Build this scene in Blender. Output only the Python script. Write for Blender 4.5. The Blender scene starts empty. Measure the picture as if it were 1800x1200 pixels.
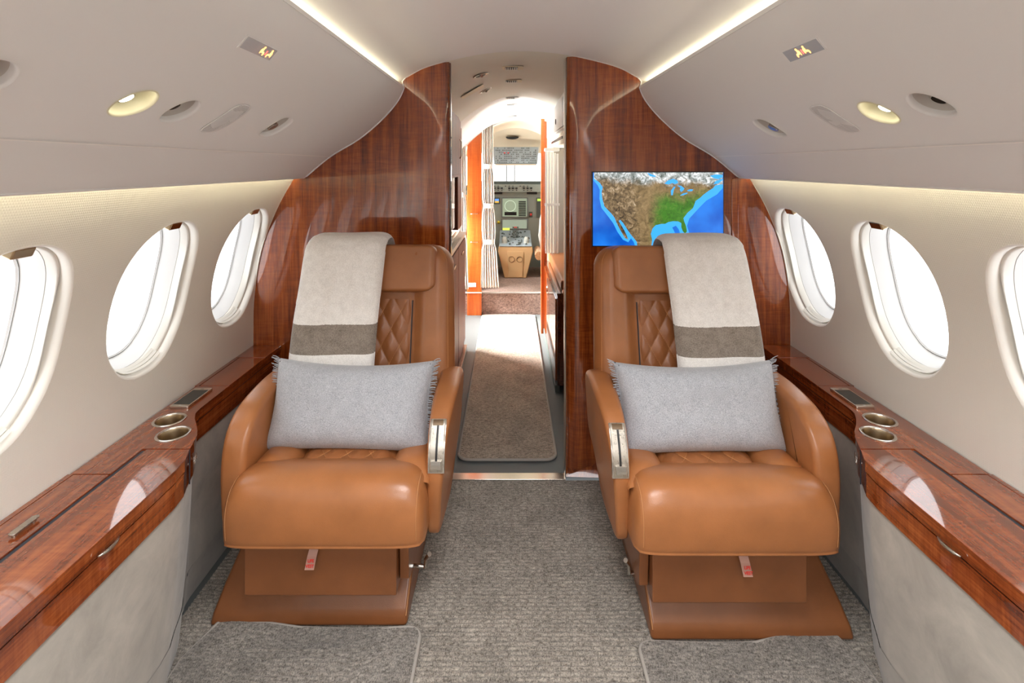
import bpy, bmesh, math, random
from mathutils import Vector, Matrix, noise
from mathutils.geometry import delaunay_2d_cdt
random.seed(4)
S = bpy.context.scene
COL = S.collection
PI = math.pi
sin, cos = math.sin, math.cos

# ------------------------------------------------------------------ camera
cam_d = bpy.data.cameras.new('camera'); cam = bpy.data.objects.new('camera', cam_d); COL.objects.link(cam)
cam.location = (0, 0, 1.37); cam.rotation_euler = (PI/2, 0, 0)
cam_d.sensor_width = 36; cam_d.lens = 18.4; cam_d.shift_x = 0.0017; cam_d.shift_y = -0.171
cam_d.clip_start = .02
S.camera = cam
# ------------------------------------------------------------------ daylight
W = bpy.data.worlds.new('daylight'); S.world = W; W.use_nodes = True
bg = W.node_tree.nodes['Background']; bg.inputs[0].default_value = (.97, .985, 1, 1); bg.inputs[1].default_value = 1.75
def area(name, loc, rot, sx, sy, power, color=(1, 1, 1), portal=False, spread=PI):
    l = bpy.data.lights.new(name, 'AREA'); l.shape = 'RECTANGLE'; l.size = sx; l.size_y = sy
    l.energy = power; l.color = color; l.spread = spread
    o = bpy.data.objects.new(name, l); COL.objects.link(o); o.location = loc; o.rotation_euler = rot
    if portal: l.cycles.is_portal = True
    return o
# two added fill lights out of view, standing in for cabin ceiling lighting
area('rear_fill_light', (.05, -.9, 1.80), (math.radians(-12), 0, 0), .7, 1.4, 38, (.98, .99, 1))
area('mid_fill_light', (.05, .55, 1.82), (0, 0, 0), .5, .7, 9.5, (.98, .99, 1), spread=math.radians(115))
# bright daylight coming in through the open entry door on the left
area('door_daylight', (-1.25, 4.45, 1.55), (0, math.radians(-62), 0), .8, .6, 115, (1, .98, .95), spread=math.radians(70))
# added light aimed up at the entry ceiling, standing in for ground bounce
area('entry_ceiling_fill', (-1.15, 4.45, .55), (0, math.radians(-125), 0), .6, .6, 25, (1, .99, .96), spread=math.radians(80))
vs = S.view_settings
vs.view_transform = 'Standard'; vs.look = 'None'; vs.exposure = 0.8; vs.gamma = 1; vs.use_curve_mapping = False
S.cycles.max_bounces = 10; S.cycles.diffuse_bounces = 5; S.cycles.glossy_bounces = 5
S.cycles.transparent_max_bounces = 12
S.cycles.caustics_reflective = False; S.cycles.caustics_refractive = False
S.cycles.sample_clamp_indirect = 4

# ------------------------------------------------------------------ materials
class N:
    def __init__(s, name):
        s.m = bpy.data.materials.new(name); s.m.use_nodes = True; s.t = s.m.node_tree
        s.b = s.t.nodes['Principled BSDF']; s.L = s.t.links
        s.co = s.t.nodes.new('ShaderNodeTexCoord').outputs['Object']
    def n(s, k, **kw):
        nd = s.t.nodes.new(k)
        for a, b in kw.items():
            if a in ('op',): nd.operation = b
            elif isinstance(b, tuple) and a.startswith('i'): nd.inputs[int(a[1:])].default_value = b
            elif a.startswith('i') and a[1:].isdigit(): nd.inputs[int(a[1:])].default_value = b
            else: setattr(nd, a, b)
        return nd
    def map(s, sc, rot=(0, 0, 0)):
        m = s.n('ShaderNodeMapping'); m.inputs['Scale'].default_value = sc; m.inputs['Rotation'].default_value = rot
        s.L.new(s.co, m.inputs[0]); return m.outputs[0]
    def noise(s, vec, scale, detail=3, rough=.5, dist=0):
        x = s.n('ShaderNodeTexNoise'); s.L.new(vec, x.inputs['Vector'])
        x.inputs['Scale'].default_value = scale; x.inputs['Detail'].default_value = detail
        x.inputs['Roughness'].default_value = rough; x.inputs['Distortion'].default_value = dist
        return x.outputs[0]
    def ramp(s, f, stops):
        r = s.n('ShaderNodeValToRGB'); s.L.new(f, r.inputs[0]); e = r.color_ramp.elements
        while len(e) < len(stops): e.new(.5)
        for i, (p, c) in enumerate(stops): e[i].position = p; e[i].color = (*c, 1)
        return r.outputs[0]
    def math(s, op, a, b=None):
        x = s.n('ShaderNodeMath'); x.operation = op
        for i, q in enumerate((a, b)):
            if q is None: continue
            if isinstance(q, (int, float)): x.inputs[i].default_value = q
            else: s.L.new(q, x.inputs[i])
        return x.outputs[0]
    def mix(s, f, a, b, blend='MIX'):
        x = s.n('ShaderNodeMix'); x.data_type = 'RGBA'; x.blend_type = blend
        for i, q in ((0, f), (6, a), (7, b)):
            if isinstance(q, (int, float)): x.inputs[i].default_value = q
            elif isinstance(q, tuple): x.inputs[i].default_value = (*q, 1)
            else: s.L.new(q, x.inputs[i])
        return x.outputs[2]
    def bump(s, h, strength, dist=.001):
        x = s.n('ShaderNodeBump'); x.inputs['Strength'].default_value = strength; x.inputs['Distance'].default_value = dist
        s.L.new(h, x.inputs['Height']); s.L.new(x.outputs[0], s.b.inputs['Normal'])
    def set(s, **kw):
        names = dict(col='Base Color', rough='Roughness', metal='Metallic', coat='Coat Weight', coatr='Coat Roughness',
                     spec='Specular IOR Level', sheen='Sheen Weight', em='Emission Color', ems='Emission Strength', alpha='Alpha')
        for k, v in kw.items():
            i = s.b.inputs[names[k]]
            if isinstance(v, (int, float)): i.default_value = v
            elif isinstance(v, tuple): i.default_value = (*v, 1)
            else: s.L.new(v, i)
        return s
def plain(name, col, rough=.5, metal=0, **kw):
    a = N(name); a.set(col=col, rough=rough, metal=metal, **kw); return a.m
def glow(name, col, strength):
    return plain(name, (.02, .02, .02), .5, em=col, ems=strength)
def wood(name, grain, dark, mid, light, ripple=.5, rough=.14, coat=1.0):
    a = N(name)
    base = {'x': (.05, 1, 1), 'y': (1, .05, 1), 'z': (1, 1, .035)}[grain]
    rip = {'x': (1, .12, .12), 'y': (.12, 1, .12), 'z': (.12, .12, 1)}[grain]
    v = a.map(base)
    n1 = a.noise(v, 34, 4, .6, .2); n2 = a.noise(v, 210, 3, .7, .1)
    n3 = a.noise(a.map(rip), 75, 2, .5, 1.2)
    n4 = a.noise(a.co, 5, 2, .5)
    f = a.math('ADD', a.math('MULTIPLY', n1, .62), a.math('MULTIPLY', n2, .38))
    gate = a.math('MULTIPLY', a.math('SUBTRACT', n3, .5), a.math('MULTIPLY', n4, ripple))
    f = a.math('ADD', f, gate)
    c = a.ramp(f, [(.33, dark), (.5, mid), (.66, light)])
    a.set(col=c, rough=rough, coat=coat, coatr=.03, spec=.3); a.b.inputs['Coat IOR'].default_value = 1.7
    return a.m
M = {}
D_, M_, L_ = (.085, .012, .0025), (.27, .055, .010), (.47, .125, .025)
M['wood_v'] = wood('glossy_veneer_upright', 'z', D_, M_, L_, .32)
M['wood_y'] = wood('glossy_veneer_lengthwise', 'y', (.085, .014, .004), (.24, .05, .012), (.39, .105, .028), .45, .10)
M['wood_orange'] = wood('orange_veneer', 'z', (.34, .06, .010), (.48, .10, .018), (.58, .15, .03), .3, .3, .2)  # orange wood of the entry partition and post
M['wood_satin'] = wood('satin_veneer', 'z', (.04, .008, .003), (.12, .028, .010), (.2, .055, .02), .32, .5, 0)
M['wood_dark'] = wood('dark_veneer', 'z', (.03, .008, .004), (.07, .02, .01), (.12, .035, .016), .3)
def leather(name, col, sc=1.0):
    a = N(name)
    n = a.noise(a.co, 9, 3, .55); n2 = a.noise(a.co, 420, 3, .6); n3 = a.noise(a.co, 60, 3, .6, .5)
    c = a.ramp(n, [(.3, tuple(q*.86*sc for q in col)), (.7, tuple(min(1, q*1.08)*sc for q in col))])
    a.set(col=c, rough=a.math('ADD', a.math('MULTIPLY', n, .14), .24), spec=.55)
    a.bump(a.math('ADD', n2, a.math('MULTIPLY', n3, .9)), .22, .0012)
    return a.m
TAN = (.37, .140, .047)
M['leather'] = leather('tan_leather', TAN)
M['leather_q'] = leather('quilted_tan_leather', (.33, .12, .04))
M['leather_base'] = leather('shaded_tan_leather', (.235, .084, .029))  # tan leather darkened, painting in the shade under the seat
M['thread'] = plain('light_tan_thread', (.52, .25, .10), .7)
def plastic(name, col, bs=.15, sc=260, rough=.55):
    a = N(name)
    v = a.noise(a.co, sc, 2, .5)
    a.set(col=col, rough=rough, spec=.3); a.bump(v, bs, .0008); return a.m
M['panel'] = plastic('warm_greige_panel', (.83, .82, .81), .08)
M['ceil'] = plastic('pale_lilac_headliner', (.86, .86, .875), .12, 400)
def weave(name, col):
    a = N(name)
    w = a.n('ShaderNodeTexWave'); w.inputs['Scale'].default_value = 55; a.L.new(a.map((0, 1, 0)), w.inputs[0]); w.bands_direction = 'Y'
    w2 = a.n('ShaderNodeTexWave'); w2.inputs['Scale'].default_value = 55; a.L.new(a.map((0, 0, 1)), w2.inputs[0]); w2.bands_direction = 'Z'
    h = a.math('MULTIPLY', w.outputs[1], w2.outputs[1])
    a.set(col=col, rough=.6, spec=.25); a.bump(h, .35, .0009); return a.m
M['wall'] = weave('cream_woven_wall', (.86, .845, .77))
M['flange'] = plain('wall_toned_window_rim', (.84, .81, .75), .45)
M['frame'] = plain('cream_window_plastic', (.80, .78, .72), .38)
M['shell'] = plain('white_window_shell', (.84, .85, .85), .3)
M['gap'] = plain('dark_gap', (.03, .035, .045), .6)
M['line'] = plain('grey_seal', (.35, .35, .34), .5)
a = N('window_pane'); tr = a.n('ShaderNodeBsdfTransparent'); gl = a.n('ShaderNodeBsdfGlossy'); gl.inputs['Roughness'].default_value = .02
mx = a.n('ShaderNodeMixShader'); mx.inputs[0].default_value = .05
a.L.new(tr.outputs[0], mx.inputs[1]); a.L.new(gl.outputs[0], mx.inputs[2])
a.L.new(mx.outputs[0], a.t.nodes['Material Output'].inputs[0]); M['pane'] = a.m
M['chrome'] = plain('polished_nickel', (.72, .69, .64), .14, 1)
a = N('brushed_nickel'); a.set(col=(.52, .48, .42), metal=1, rough=a.math('ADD', a.math('MULTIPLY', a.noise(a.map((1, 1, .02)), 300, 2), .25), .18)); M['brushed'] = a.m
M['cupbrass'] = plain('brushed_brown_brass', (.40, .31, .20), .3, 1)
M['brass'] = plain('bronze_brass', (.50, .38, .24), .22, 1)
M['black'] = plain('black_plastic', (.012, .012, .013), .35)
M['glassblack'] = plain('black_screen_glass', (.03, .034, .03), .08)
def suede(name, col):
    a = N(name); n = a.noise(a.co, 7, 5, .65, .5); n2 = a.noise(a.co, 500, 2)
    c = a.ramp(n, [(.3, tuple(q*.8 for q in col)), (.5, col), (.72, tuple(min(1, q*1.22) for q in col))])
    a.set(col=c, rough=.9, spec=.1, sheen=.3); a.bump(n2, .15, .0008); return a.m
M['suede'] = suede('grey_beige_suede', (.40, .365, .315))
def carpet(name, col, k=1.0, rib=0):
    a = N(name); n = a.noise(a.co, 6, 3, .6); n2 = a.noise(a.map((1, .55, 1)), 330, 2, .7); n3 = a.noise(a.map((.5, 1, 1)), 130, 2, .6)
    c0 = a.ramp(n, [(.35, tuple(q*.85 for q in col)), (.65, tuple(q*1.12 for q in col))])
    c1 = a.ramp(a.math('ADD', a.math('MULTIPLY', n2, .6), a.math('MULTIPLY', n3, .4)), [(.38, (.35, .33, .31)), (.5, (.85, .85, .85)), (.64, (1.45, 1.42, 1.38))])
    c = a.mix(1.0, c0, c1, 'MULTIPLY')
    a.set(col=c, rough=.95, spec=.05, sheen=.2); a.bump(a.math('ADD', n2, n3), .9, .004); return a.m
M['carpet'] = carpet('ribbed_taupe_carpet', (.325, .292, .252))
M['mat'] = carpet('taupe_loop_mat', (.27, .247, .22))
M['runner'] = carpet('beige_runner_pile', (.40, .335, .27))
M['edge'] = plain('taupe_binding', (.37, .34, .305), .8)
M['stepcarpet'] = carpet('brown_step_carpet', (.30, .20, .165))
def wool(name, col, c2, sc=300):
    a = N(name); n = a.noise(a.co, sc, 3, .7); n2 = a.noise(a.co, 40, 3, .6)
    c = a.ramp(a.math('ADD', a.math('MULTIPLY', n, .88), a.math('MULTIPLY', n2, .12)), [(.36, c2), (.6, col)])
    a.set(col=c, rough=.95, spec=.05, sheen=.35); a.bump(n, .35, .0015); return a.m
M['grey_wool'] = wool('heathered_grey_wool', (.52, .535, .57), (.28, .29, .32), 420)
M['cream_wool'] = wool('oatmeal_wool', (.74, .70, .655), (.56, .52, .475))
def throw_wool():
    a = N('banded_throw_wool'); n = a.noise(a.co, 300, 3, .7); n2 = a.noise(a.co, 40, 3, .6)
    f = a.math('ADD', a.math('MULTIPLY', n, .7), a.math('MULTIPLY', n2, .3))
    c = a.ramp(f, [(.36, (.74, .71, .67)), (.6, (.93, .90, .865))]); c2 = a.ramp(f, [(.36, (.17, .14, .115)), (.6, (.33, .28, .235))])
    sp = a.n('ShaderNodeSeparateXYZ'); a.L.new(a.co, sp.inputs[0])
    z = a.math('ADD', sp.outputs[2], a.math('ADD', 1.07-.780, a.math('MULTIPLY', f, .006)))
    mask = a.math('LESS_THAN', a.math('ABSOLUTE', z), .048)
    a.set(col=a.mix(mask, c, c2), rough=.95, spec=.05, sheen=.35); a.bump(n, .35, .0015); return a.m
M['throw'] = throw_wool()
M['band_wool'] = wool('taupe_wool_band', (.32, .27, .225), (.20, .165, .135))
M['seam_grey'] = plain('dark_grey_seam', (.10, .10, .11), .9)
M['warm'] = glow('warm_led', (1, .86, .55), 9)
M['warm2'] = glow('warm_led_soft', (1, .88, .58), 20)
M['lamp_on'] = glow('lit_lamp_lens', (1, .93, .72), 14)
M['lamp_cup_on'] = plain('lit_lamp_cup', (.86, .82, .62), .4)  # cup of a switched-on lamp, its warm glow put into the colour
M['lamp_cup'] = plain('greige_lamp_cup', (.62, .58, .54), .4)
M['rubber'] = plastic('dark_grey_rubber', (.11, .12, .12), .3, 500, .5)
M['white'] = plain('white_plastic', (.82, .82, .80), .35)
M['cream'] = plain('cream_plastic', (.78, .70, .54), .45)
M['avgrey'] = plain('cockpit_grey_green', (.33, .37, .33), .55)
M['avblue'] = plain('cockpit_blue_grey', (.30, .36, .40), .5)
M['avdark'] = plain('cockpit_dark_grey', (.09, .11, .10), .5)
M['tanplastic'] = plain('tan_pedestal_plastic', (.55, .36, .18), .5)
M['sheep'] = wool('tan_sheepskin', (.72, .42, .22), (.5, .24, .1), 60)
a = N('curtain_fabric'); a.set(col=(.86, .79, .72), rough=.85, spec=.1); a.b.inputs['Subsurface Weight'].default_value = 0; a.b.inputs['Transmission Weight'].default_value = 0; M['curtain'] = a.m
M['red'] = plain('red_print', (.75, .03, .02), .6)
M['pinktag'] = plain('faded_pink_tag', (.50, .28, .22), .6)
M['yellow'] = plain('yellow_plastic', (.8, .6, .03), .4)

# ------------------------------------------------------------------ helpers
def obj(name, verts, faces, mat, parent=None, loc=(0, 0, 0), smooth=False, recalc=True, weld=0):
    me = bpy.data.meshes.new(name)
    bm = bmesh.new()
    vv = [bm.verts.new(v) for v in verts]
    for f in faces:
        ids = f
        try: bm.faces.new([vv[i] for i in ids])
        except ValueError: pass
    if weld: bmesh.ops.remove_doubles(bm, verts=bm.verts, dist=weld)
    if recalc: bmesh.ops.recalc_face_normals(bm, faces=bm.faces)
    bm.to_mesh(me); bm.free()
    me.materials.append(M[mat] if isinstance(mat, str) else mat)
    if smooth:
        me.shade_smooth()
    o = bpy.data.objects.new(name, me); COL.objects.link(o); o.location = loc
    if parent: o.parent = parent
    return o
class MB:
    """collects pieces of ONE part"""
    def __init__(s): s.v = []; s.f = []
    def add(s, v, f):
        k = len(s.v); s.v += [tuple(q) for q in v]; s.f += [tuple(i+k for i in g) for g in f]; return s
    def box(s, x0, x1, y0, y1, z0, z1):
        return s.add([(x, y, z) for x in (x0, x1) for y in (y0, y1) for z in (z0, z1)],
                     [(0, 1, 3, 2), (4, 6, 7, 5), (0, 4, 5, 1), (2, 3, 7, 6), (0, 2, 6, 4), (1, 5, 7, 3)])
    def tube(s, pts, r, n=8, caps=True):
        pts = [Vector(p) for p in pts]; v = []; f = []; up = Vector((.13, .31, .94))
        for i, p in enumerate(pts):
            d = (pts[min(i+1, len(pts)-1)]-pts[max(i-1, 0)]).normalized()
            a = d.cross(up).normalized(); b = d.cross(a)
            rr = r[i] if isinstance(r, (list, tuple)) else r
            v += [p+(a*cos(2*PI*k/n)+b*sin(2*PI*k/n))*rr for k in range(n)]
        for i in range(len(pts)-1):
            for k in range(n): f.append((i*n+k, i*n+(k+1) % n, (i+1)*n+(k+1) % n, (i+1)*n+k))
        if caps: f += [tuple(range(n))[::-1], tuple(range((len(pts)-1)*n, len(pts)*n))]
        return s.add(v, f)
    def lathe(s, prof, c=(0, 0, 0), axis='z', n=24, close=False):
        v = []; f = []
        for r, h in prof:
            for k in range(n):
                a = 2*PI*k/n; x, y = r*cos(a), r*sin(a)
                p = {'z': (x, y, h), 'y': (x, h, y), 'x': (h, x, y)}[axis]
                v.append((p[0]+c[0], p[1]+c[1], p[2]+c[2]))
        m = len(prof)
        for i in range(m-1):
            for k in range(n): f.append((i*n+k, i*n+(k+1) % n, (i+1)*n+(k+1) % n, (i+1)*n+k))
        if close: f += [tuple(range(n))[::-1], tuple(range((m-1)*n, m*n))]
        return s.add(v, f)
    def prism(s, poly, axis, a0, a1):
        """poly of 2-D points extruded along axis"""
        def P(p, q): return {'x': (q, p[0], p[1]), 'y': (p[0], q, p[1]), 'z': (p[0], p[1], q)}[axis]
        n = len(poly)
        return s.add([P(p, a0) for p in poly]+[P(p, a1) for p in poly],
                     [tuple(range(n))[::-1], tuple(range(n, 2*n))]+[(i, (i+1) % n, n+(i+1) % n, n+i) for i in range(n)])
    def grid(s, fn, nu, nv, u0=0, u1=1, v0=0, v1=1):
        v = [fn(u0+(u1-u0)*i/nu, v0+(v1-v0)*j/nv) for i in range(nu+1) for j in range(nv+1)]
        f = [(i*(nv+1)+j, (i+1)*(nv+1)+j, (i+1)*(nv+1)+j+1, i*(nv+1)+j+1) for i in range(nu) for j in range(nv)]
        return s.add(v, f)
    def build(s, name, mat, parent=None, loc=(0, 0, 0), smooth=False, bevel=0, seg=2, weld=0, angle=35):
        o = obj(name, s.v, s.f, mat, parent, loc, smooth or bevel > 0, weld=weld)
        if bevel:
            b = o.modifiers.new('b', 'BEVEL'); b.width = bevel; b.segments = seg; b.limit_method = 'ANGLE'; b.angle_limit = math.radians(30)
            b.harden_normals = True
            o.data.set_sharp_from_angle(angle=math.radians(40)) if hasattr(o.data, 'set_sharp_from_angle') else None
        elif smooth == 'auto':
            o.data.set_sharp_from_angle(angle=math.radians(angle))
        return o
def empty(name, loc=(0, 0, 0), parent=None):
    o = bpy.data.objects.new(name, None); COL.objects.link(o); o.location = loc; o.empty_display_size = .05
    if parent: o.parent = parent
    return o
def tag(o, label=None, cat=None, group=None, kind=None):
    if label: o['label'] = label
    if cat: o['category'] = cat
    if group: o['group'] = group
    if kind: o['kind'] = kind
    return o
def struct(o): o['kind'] = 'structure'; return o
def inpoly(x, y, P):
    c = False; n = len(P); j = n-1
    for i in range(n):
        if (P[i][1] > y) != (P[j][1] > y) and x < (P[j][0]-P[i][0])*(y-P[i][1])/(P[j][1]-P[i][1])+P[i][0]: c = not c
        j = i
    return c
def sheet(outer, holes, inner, fmap):
    """triangulated flat domain with holes -> mapped verts, faces"""
    pts = []; edges = []
    for loop in [outer]+holes:
        k = len(pts); n = len(loop); pts += [Vector(p) for p in loop]; edges += [(k+i, k+(i+1) % n) for i in range(n)]
    for p in inner:
        if inpoly(p[0], p[1], outer) and not any(inpoly(p[0], p[1], h) for h in holes): pts.append(Vector(p))
    r = delaunay_2d_cdt(pts, edges, [], 0, 1e-6)
    V, F = r[0], r[2]; out = []
    for f in F:
        cx = sum(V[i][0] for i in f)/len(f); cy = sum(V[i][1] for i in f)/len(f)
        if inpoly(cx, cy, outer) and not any(inpoly(cx, cy, h) for h in holes): out.append(tuple(f))
    return [fmap(v[0], v[1]) for v in V], out
def superell(cx, cy, a, b, e=2.4, n=48, fn=None):
    o = []
    for k in range(n):
        t = 2*PI*k/n; c, s_ = cos(t), sin(t)
        o.append((cx+a*math.copysign(abs(c)**(2/e), c), cy+b*math.copysign(abs(s_)**(2/e), s_)))
    return o
def rrect(x0, x1, y0, y1, r, n=5):
    o = []
    for cx, cy, a0 in ((x1-r, y1-r, 0), (x0+r, y1-r, PI/2), (x0+r, y0+r, PI), (x1-r, y0+r, 1.5*PI)):
        for k in range(n+1): a_ = a0+PI/2*k/n; o.append((cx+r*cos(a_), cy+r*sin(a_)))
    return o

# ------------------------------------------------------------------ cabin section
XC = .05
WALL = [(1.16, .58), (1.16, .65), (1.155, .81), (1.123, 1.006), (1.061, 1.178), (.985, 1.316), (.94, 1.375), (.90, 1.425)]
PANEL = [(.941, 1.318), (.828, 1.412), (.708, 1.485), (.629, 1.549), (.568, 1.611), (.528, 1.665), (.509, 1.709)]
CEIL = [(.69, 1.655), (.655, 1.70), (.60, 1.727), (.516, 1.746), (.425, 1.793), (.317, 1.825), (.2, 1.85), (.1, 1.864), (0, 1.868)]
def densify(P, n):
    """Catmull-Rom through the points, n samples per span; returns samples with arc length of the raw polyline"""
    out = []; s = 0
    for i in range(len(P)-1):
        p0, p1, p2, p3 = P[max(i-1, 0)], P[i], P[i+1], P[min(i+2, len(P)-1)]
        L = math.dist(p1, p2)
        for k in range(n):
            t = k/n
            q = tuple(.5*((2*p1[j])+(-p0[j]+p2[j])*t+(2*p0[j]-5*p1[j]+4*p2[j]-p3[j])*t*t+(-p0[j]+3*p1[j]-3*p2[j]+p3[j])*t**3) for j in (0, 1))
            out.append((s+L*t, q[0], q[1]))
        s += L
    out.append((s, P[-1][0], P[-1][1])); return out
class Prof:
    def __init__(s, P, n=6): s.T = densify(P, n); s.L = s.T[-1][0]
    def at(s, a):
        T = s.T
        if a <= 0: i = 0
        elif a >= s.L: i = len(T)-2
        else:
            i = 0
            while T[i+1][0] < a: i += 1
        (a0, x0, z0), (a1, x1, z1) = T[i], T[i+1]; t = (a-a0)/(a1-a0)
        x, z = x0+(x1-x0)*t, z0+(z1-z0)*t
        # smooth normal
        j0, j1 = T[max(i-1, 0)], T[min(i+2, len(T)-1)]
        tx, tz = j1[1]-j0[1], j1[2]-j0[2]; l = math.hypot(tx, tz)
        return x, z, tz/l, -tx/l          # outward normal (bigger x')
PW, PP, PC = Prof(WALL), Prof(PANEL), Prof(CEIL)
YB = 2.262; YR = -3.0
def pmap(P, sg, d=0):
    def f(y, s):
        x, z, nx, nz = P.at(s); return (XC+sg*(x+nx*d), y, z+nz*d)
    return f

# ------------------------------------------------------------------ floor
def ribbed(name, x0, x1, y0, y1, pitch, h, mat):
    m = MB(); n = int((y1-y0)/pitch*6); v = []
    ys = [y0+(y1-y0)*i/n for i in range(n+1)]
    def hh(y): return h*(abs(sin(PI*y/pitch))**.7-1)
    nx = 2
    return m.add([(x0+(x1-x0)*j/nx, y, hh(y)) for y in ys for j in range(nx+1)],
                 [(i*(nx+1)+j, i*(nx+1)+j+1, (i+1)*(nx+1)+j+1, (i+1)*(nx+1)+j) for i in range(n) for j in range(nx)]).build(name, mat, smooth=True)
fl = struct(empty('floor'))
o = ribbed('cabin_carpet', -1.0, 1.1, YR, 2.285, .0150, .0048, 'carpet'); o.parent = fl
o = MB().box(-1.20, 1.30, YR, 2.285, -.05, -.007).build('subfloor', 'rubber', fl)
o = MB().box(-.75, .75, 2.335, 4.85, -.05, 0).build('galley_floor', 'rubber', fl)
MB().box(-.262, .243, 2.285, 2.335, -.03, .004).build('threshold_plate', 'chrome', fl, bevel=.002)
MB().box(-.75, .75, 4.85, 6.6, -.05, .195).build('cockpit_floor', 'stepcarpet', fl)
MB().box(-.75, .75, 4.835, 4.85, 0, .20).build('step_riser', 'stepcarpet', fl)
MB().box(-.75, .75, 4.828, 4.86, .196, .206).build('step_nosing', 'edge', fl, bevel=.003)

# ------------------------------------------------------------------ walls with window holes
WIN_Y = [2.088-.4975*i for i in range(11)]
WIN_Y = [y for y in WIN_Y if y > YR+.3]
WS = .401; WA = .178; WBH = .236; WE = 2.35
ylist = [YR+i*(YB-YR)/40 for i in range(41)]
for sg, nm in ((-1, 'left'), (1, 'right')):
    holes = [superell(y+(0.006 if sg > 0 else -.002), WS, WA, WBH, WE, 56) for y in WIN_Y]
    outer = [(YR, 0), (YB, 0)]+[(YB, s[0]) for s in PW.T[1:-1]]+[(YB, PW.L), (YR, PW.L)]+[(YR, s[0]) for s in PW.T[-2:0:-1]]
    inner = [(y, s[0]) for y in ylist[1:-1] for s in PW.T[1:-1]]
    v, f = sheet(outer, holes, inner, pmap(PW, sg))
    o = obj('wall_'+nm, v, f, 'wall', smooth=True); struct(o)
    n = len(v)
# one window, local: y=0 at centre, s absolute
def ring(P, sg, sa, sb, d, y0=0, n=56, extra=0):
    pts = []
    for (a, b) in superell(0, 0, WA*sa, WBH*sb, WE, n):
        k = max(0, 1-abs(b/(WBH*.62))**2) if extra else 0
        a2 = a*(1-extra*k)
        x, z, nx, nz = P.at(WS+b); pts.append((XC+sg*(x+nx*d), y0+a2, z+nz*d))
    return pts
def loft(rings, cap=False):
    v = []; f = []; n = len(rings[0])
    for r in rings: v += r
    for i in range(len(rings)-1):
        for k in range(n): f.append((i*n+k, i*n+(k+1) % n, (i+1)*n+(k+1) % n, (i+1)*n+k))
    return v, f
def make_window(sg):
    root = struct(empty('window_1'))
    R = lambda *a_, **k: ring(PW, sg, *a_, **k)
    v, f = loft([R(1.0, 1.0, -.0002), R(.990, .992, .0008), R(.975, .980, .0035), R(.962, .968, .009), R(.953, .960, .018), R(.949, .956, .030), R(.948, .955, .045)])
    obj('flange', v, f, 'flange', root, smooth=True)
    v, f = loft([R(.955, .96, .045), R(.935, .945, .055), R(.88, .90, .100)]); obj('gap_shadow', v, f, 'gap', root, smooth=True)
    v, f = loft([R(.953, .958, .026, extra=.07), R(.94, .945, .024, extra=.07), R(.918, .925, .030, extra=.02), R(.90, .91, .052)])
    obj('shade_track', v, f, 'frame', root, smooth=True)
    v, f = loft([R(.903, .913, .0515), R(.893, .905, .0525)]); obj('seal', v, f, 'line', root, smooth=True)
    v, f = loft([R(.894, .906, .052), R(.87, .887, .062), R(.82, .85, .083), R(.79, .825, .096)])
    obj('inner_shell', v, f, 'shell', root, smooth=True)
    v, f = loft([R(.795, .83, .096), R(.785, .82, .0975), R(.775, .812, .0955)]); obj('pane_seal', v, f, 'line', root, smooth=True)
    v, f = loft([R(.778, .815, .0965), R(.755, .797, .100)]); obj('pane_rim', v, f, 'shell', root, smooth=True)
    r_ = R(.757, .80, .099); c = tuple(sum(p[i] for p in r_)/len(r_) for i in range(3))
    rs = [R(.757*t, .80*t, .099) for t in (1, .66, .33)]
    v, f = loft(rs); k = len(v); v.append(tuple(Vector(R(.001, .001, .099)[0]))); n = 56
    f += [(2*n+i, 2*n+(i+1) % n, k) for i in range(n)]
    obj('pane', v, f, 'pane', root, smooth=True)
    # shade pull: small metal tab at the top of the opening
    x, z, nx, nz = PW.at(WS+WBH*.955)
    tx, tz = -nz, nx
    m = MB()
    def P3(y, a_, d): return (XC+sg*(x+nx*d+tx*a_), y, z+nz*d+tz*a_)
    for (y0, y1, a0, a1, d0, d1) in ((-.026, .026, -.020, .004, .006, .030),):
        vv = [P3(y, a_, d) for y in (y0, y1) for a_ in (a0, a1) for d in (d0, d1)]
        m.add(vv, [(0, 1, 3, 2), (4, 6, 7, 5), (0, 4, 5, 1), (2, 3, 7, 6), (0, 2, 6, 4), (1, 5, 7, 3)])
    t_ = m.build('shade_pull', 'brass', root, bevel=.004)
    m = MB()
    vv = [P3(y, a_, d) for y in (-.021, .021) for a_ in (-.0215, -.017) for d in (.010, .026)]
    m.add(vv, [(0, 1, 3, 2), (4, 6, 7, 5), (0, 4, 5, 1), (2, 3, 7, 6), (0, 2, 6, 4), (1, 5, 7, 3)])
    m.build('grip', 'chrome', t_, bevel=.001)
    # stacked shade slats lying at the bottom of the opening
    for k in range(3):
        dd = .012+.011*k; m = MB()
        def sl(t, q):
            yy = -.085+.17*t; bb = -WBH*(.945-.016*k)*(1-abs(yy/(WA*.98))**WE)**(1/WE)+.002+.004*q
            X, Z, NX, NZ = PW.at(WS+bb); return (XC+sg*(X+NX*(dd+.008*q)), yy, Z+NZ*(dd+.008*q))
        m.grid(sl, 14, 1).build('shade_slat', 'frame', root, smooth=True)
    return root
def copy_tree(o, parent=None):
    c = o.copy(); COL.objects.link(c)
    if parent: c.parent = parent
    for ch in o.children: copy_tree(ch, c)
    return c
wn = 0
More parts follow.
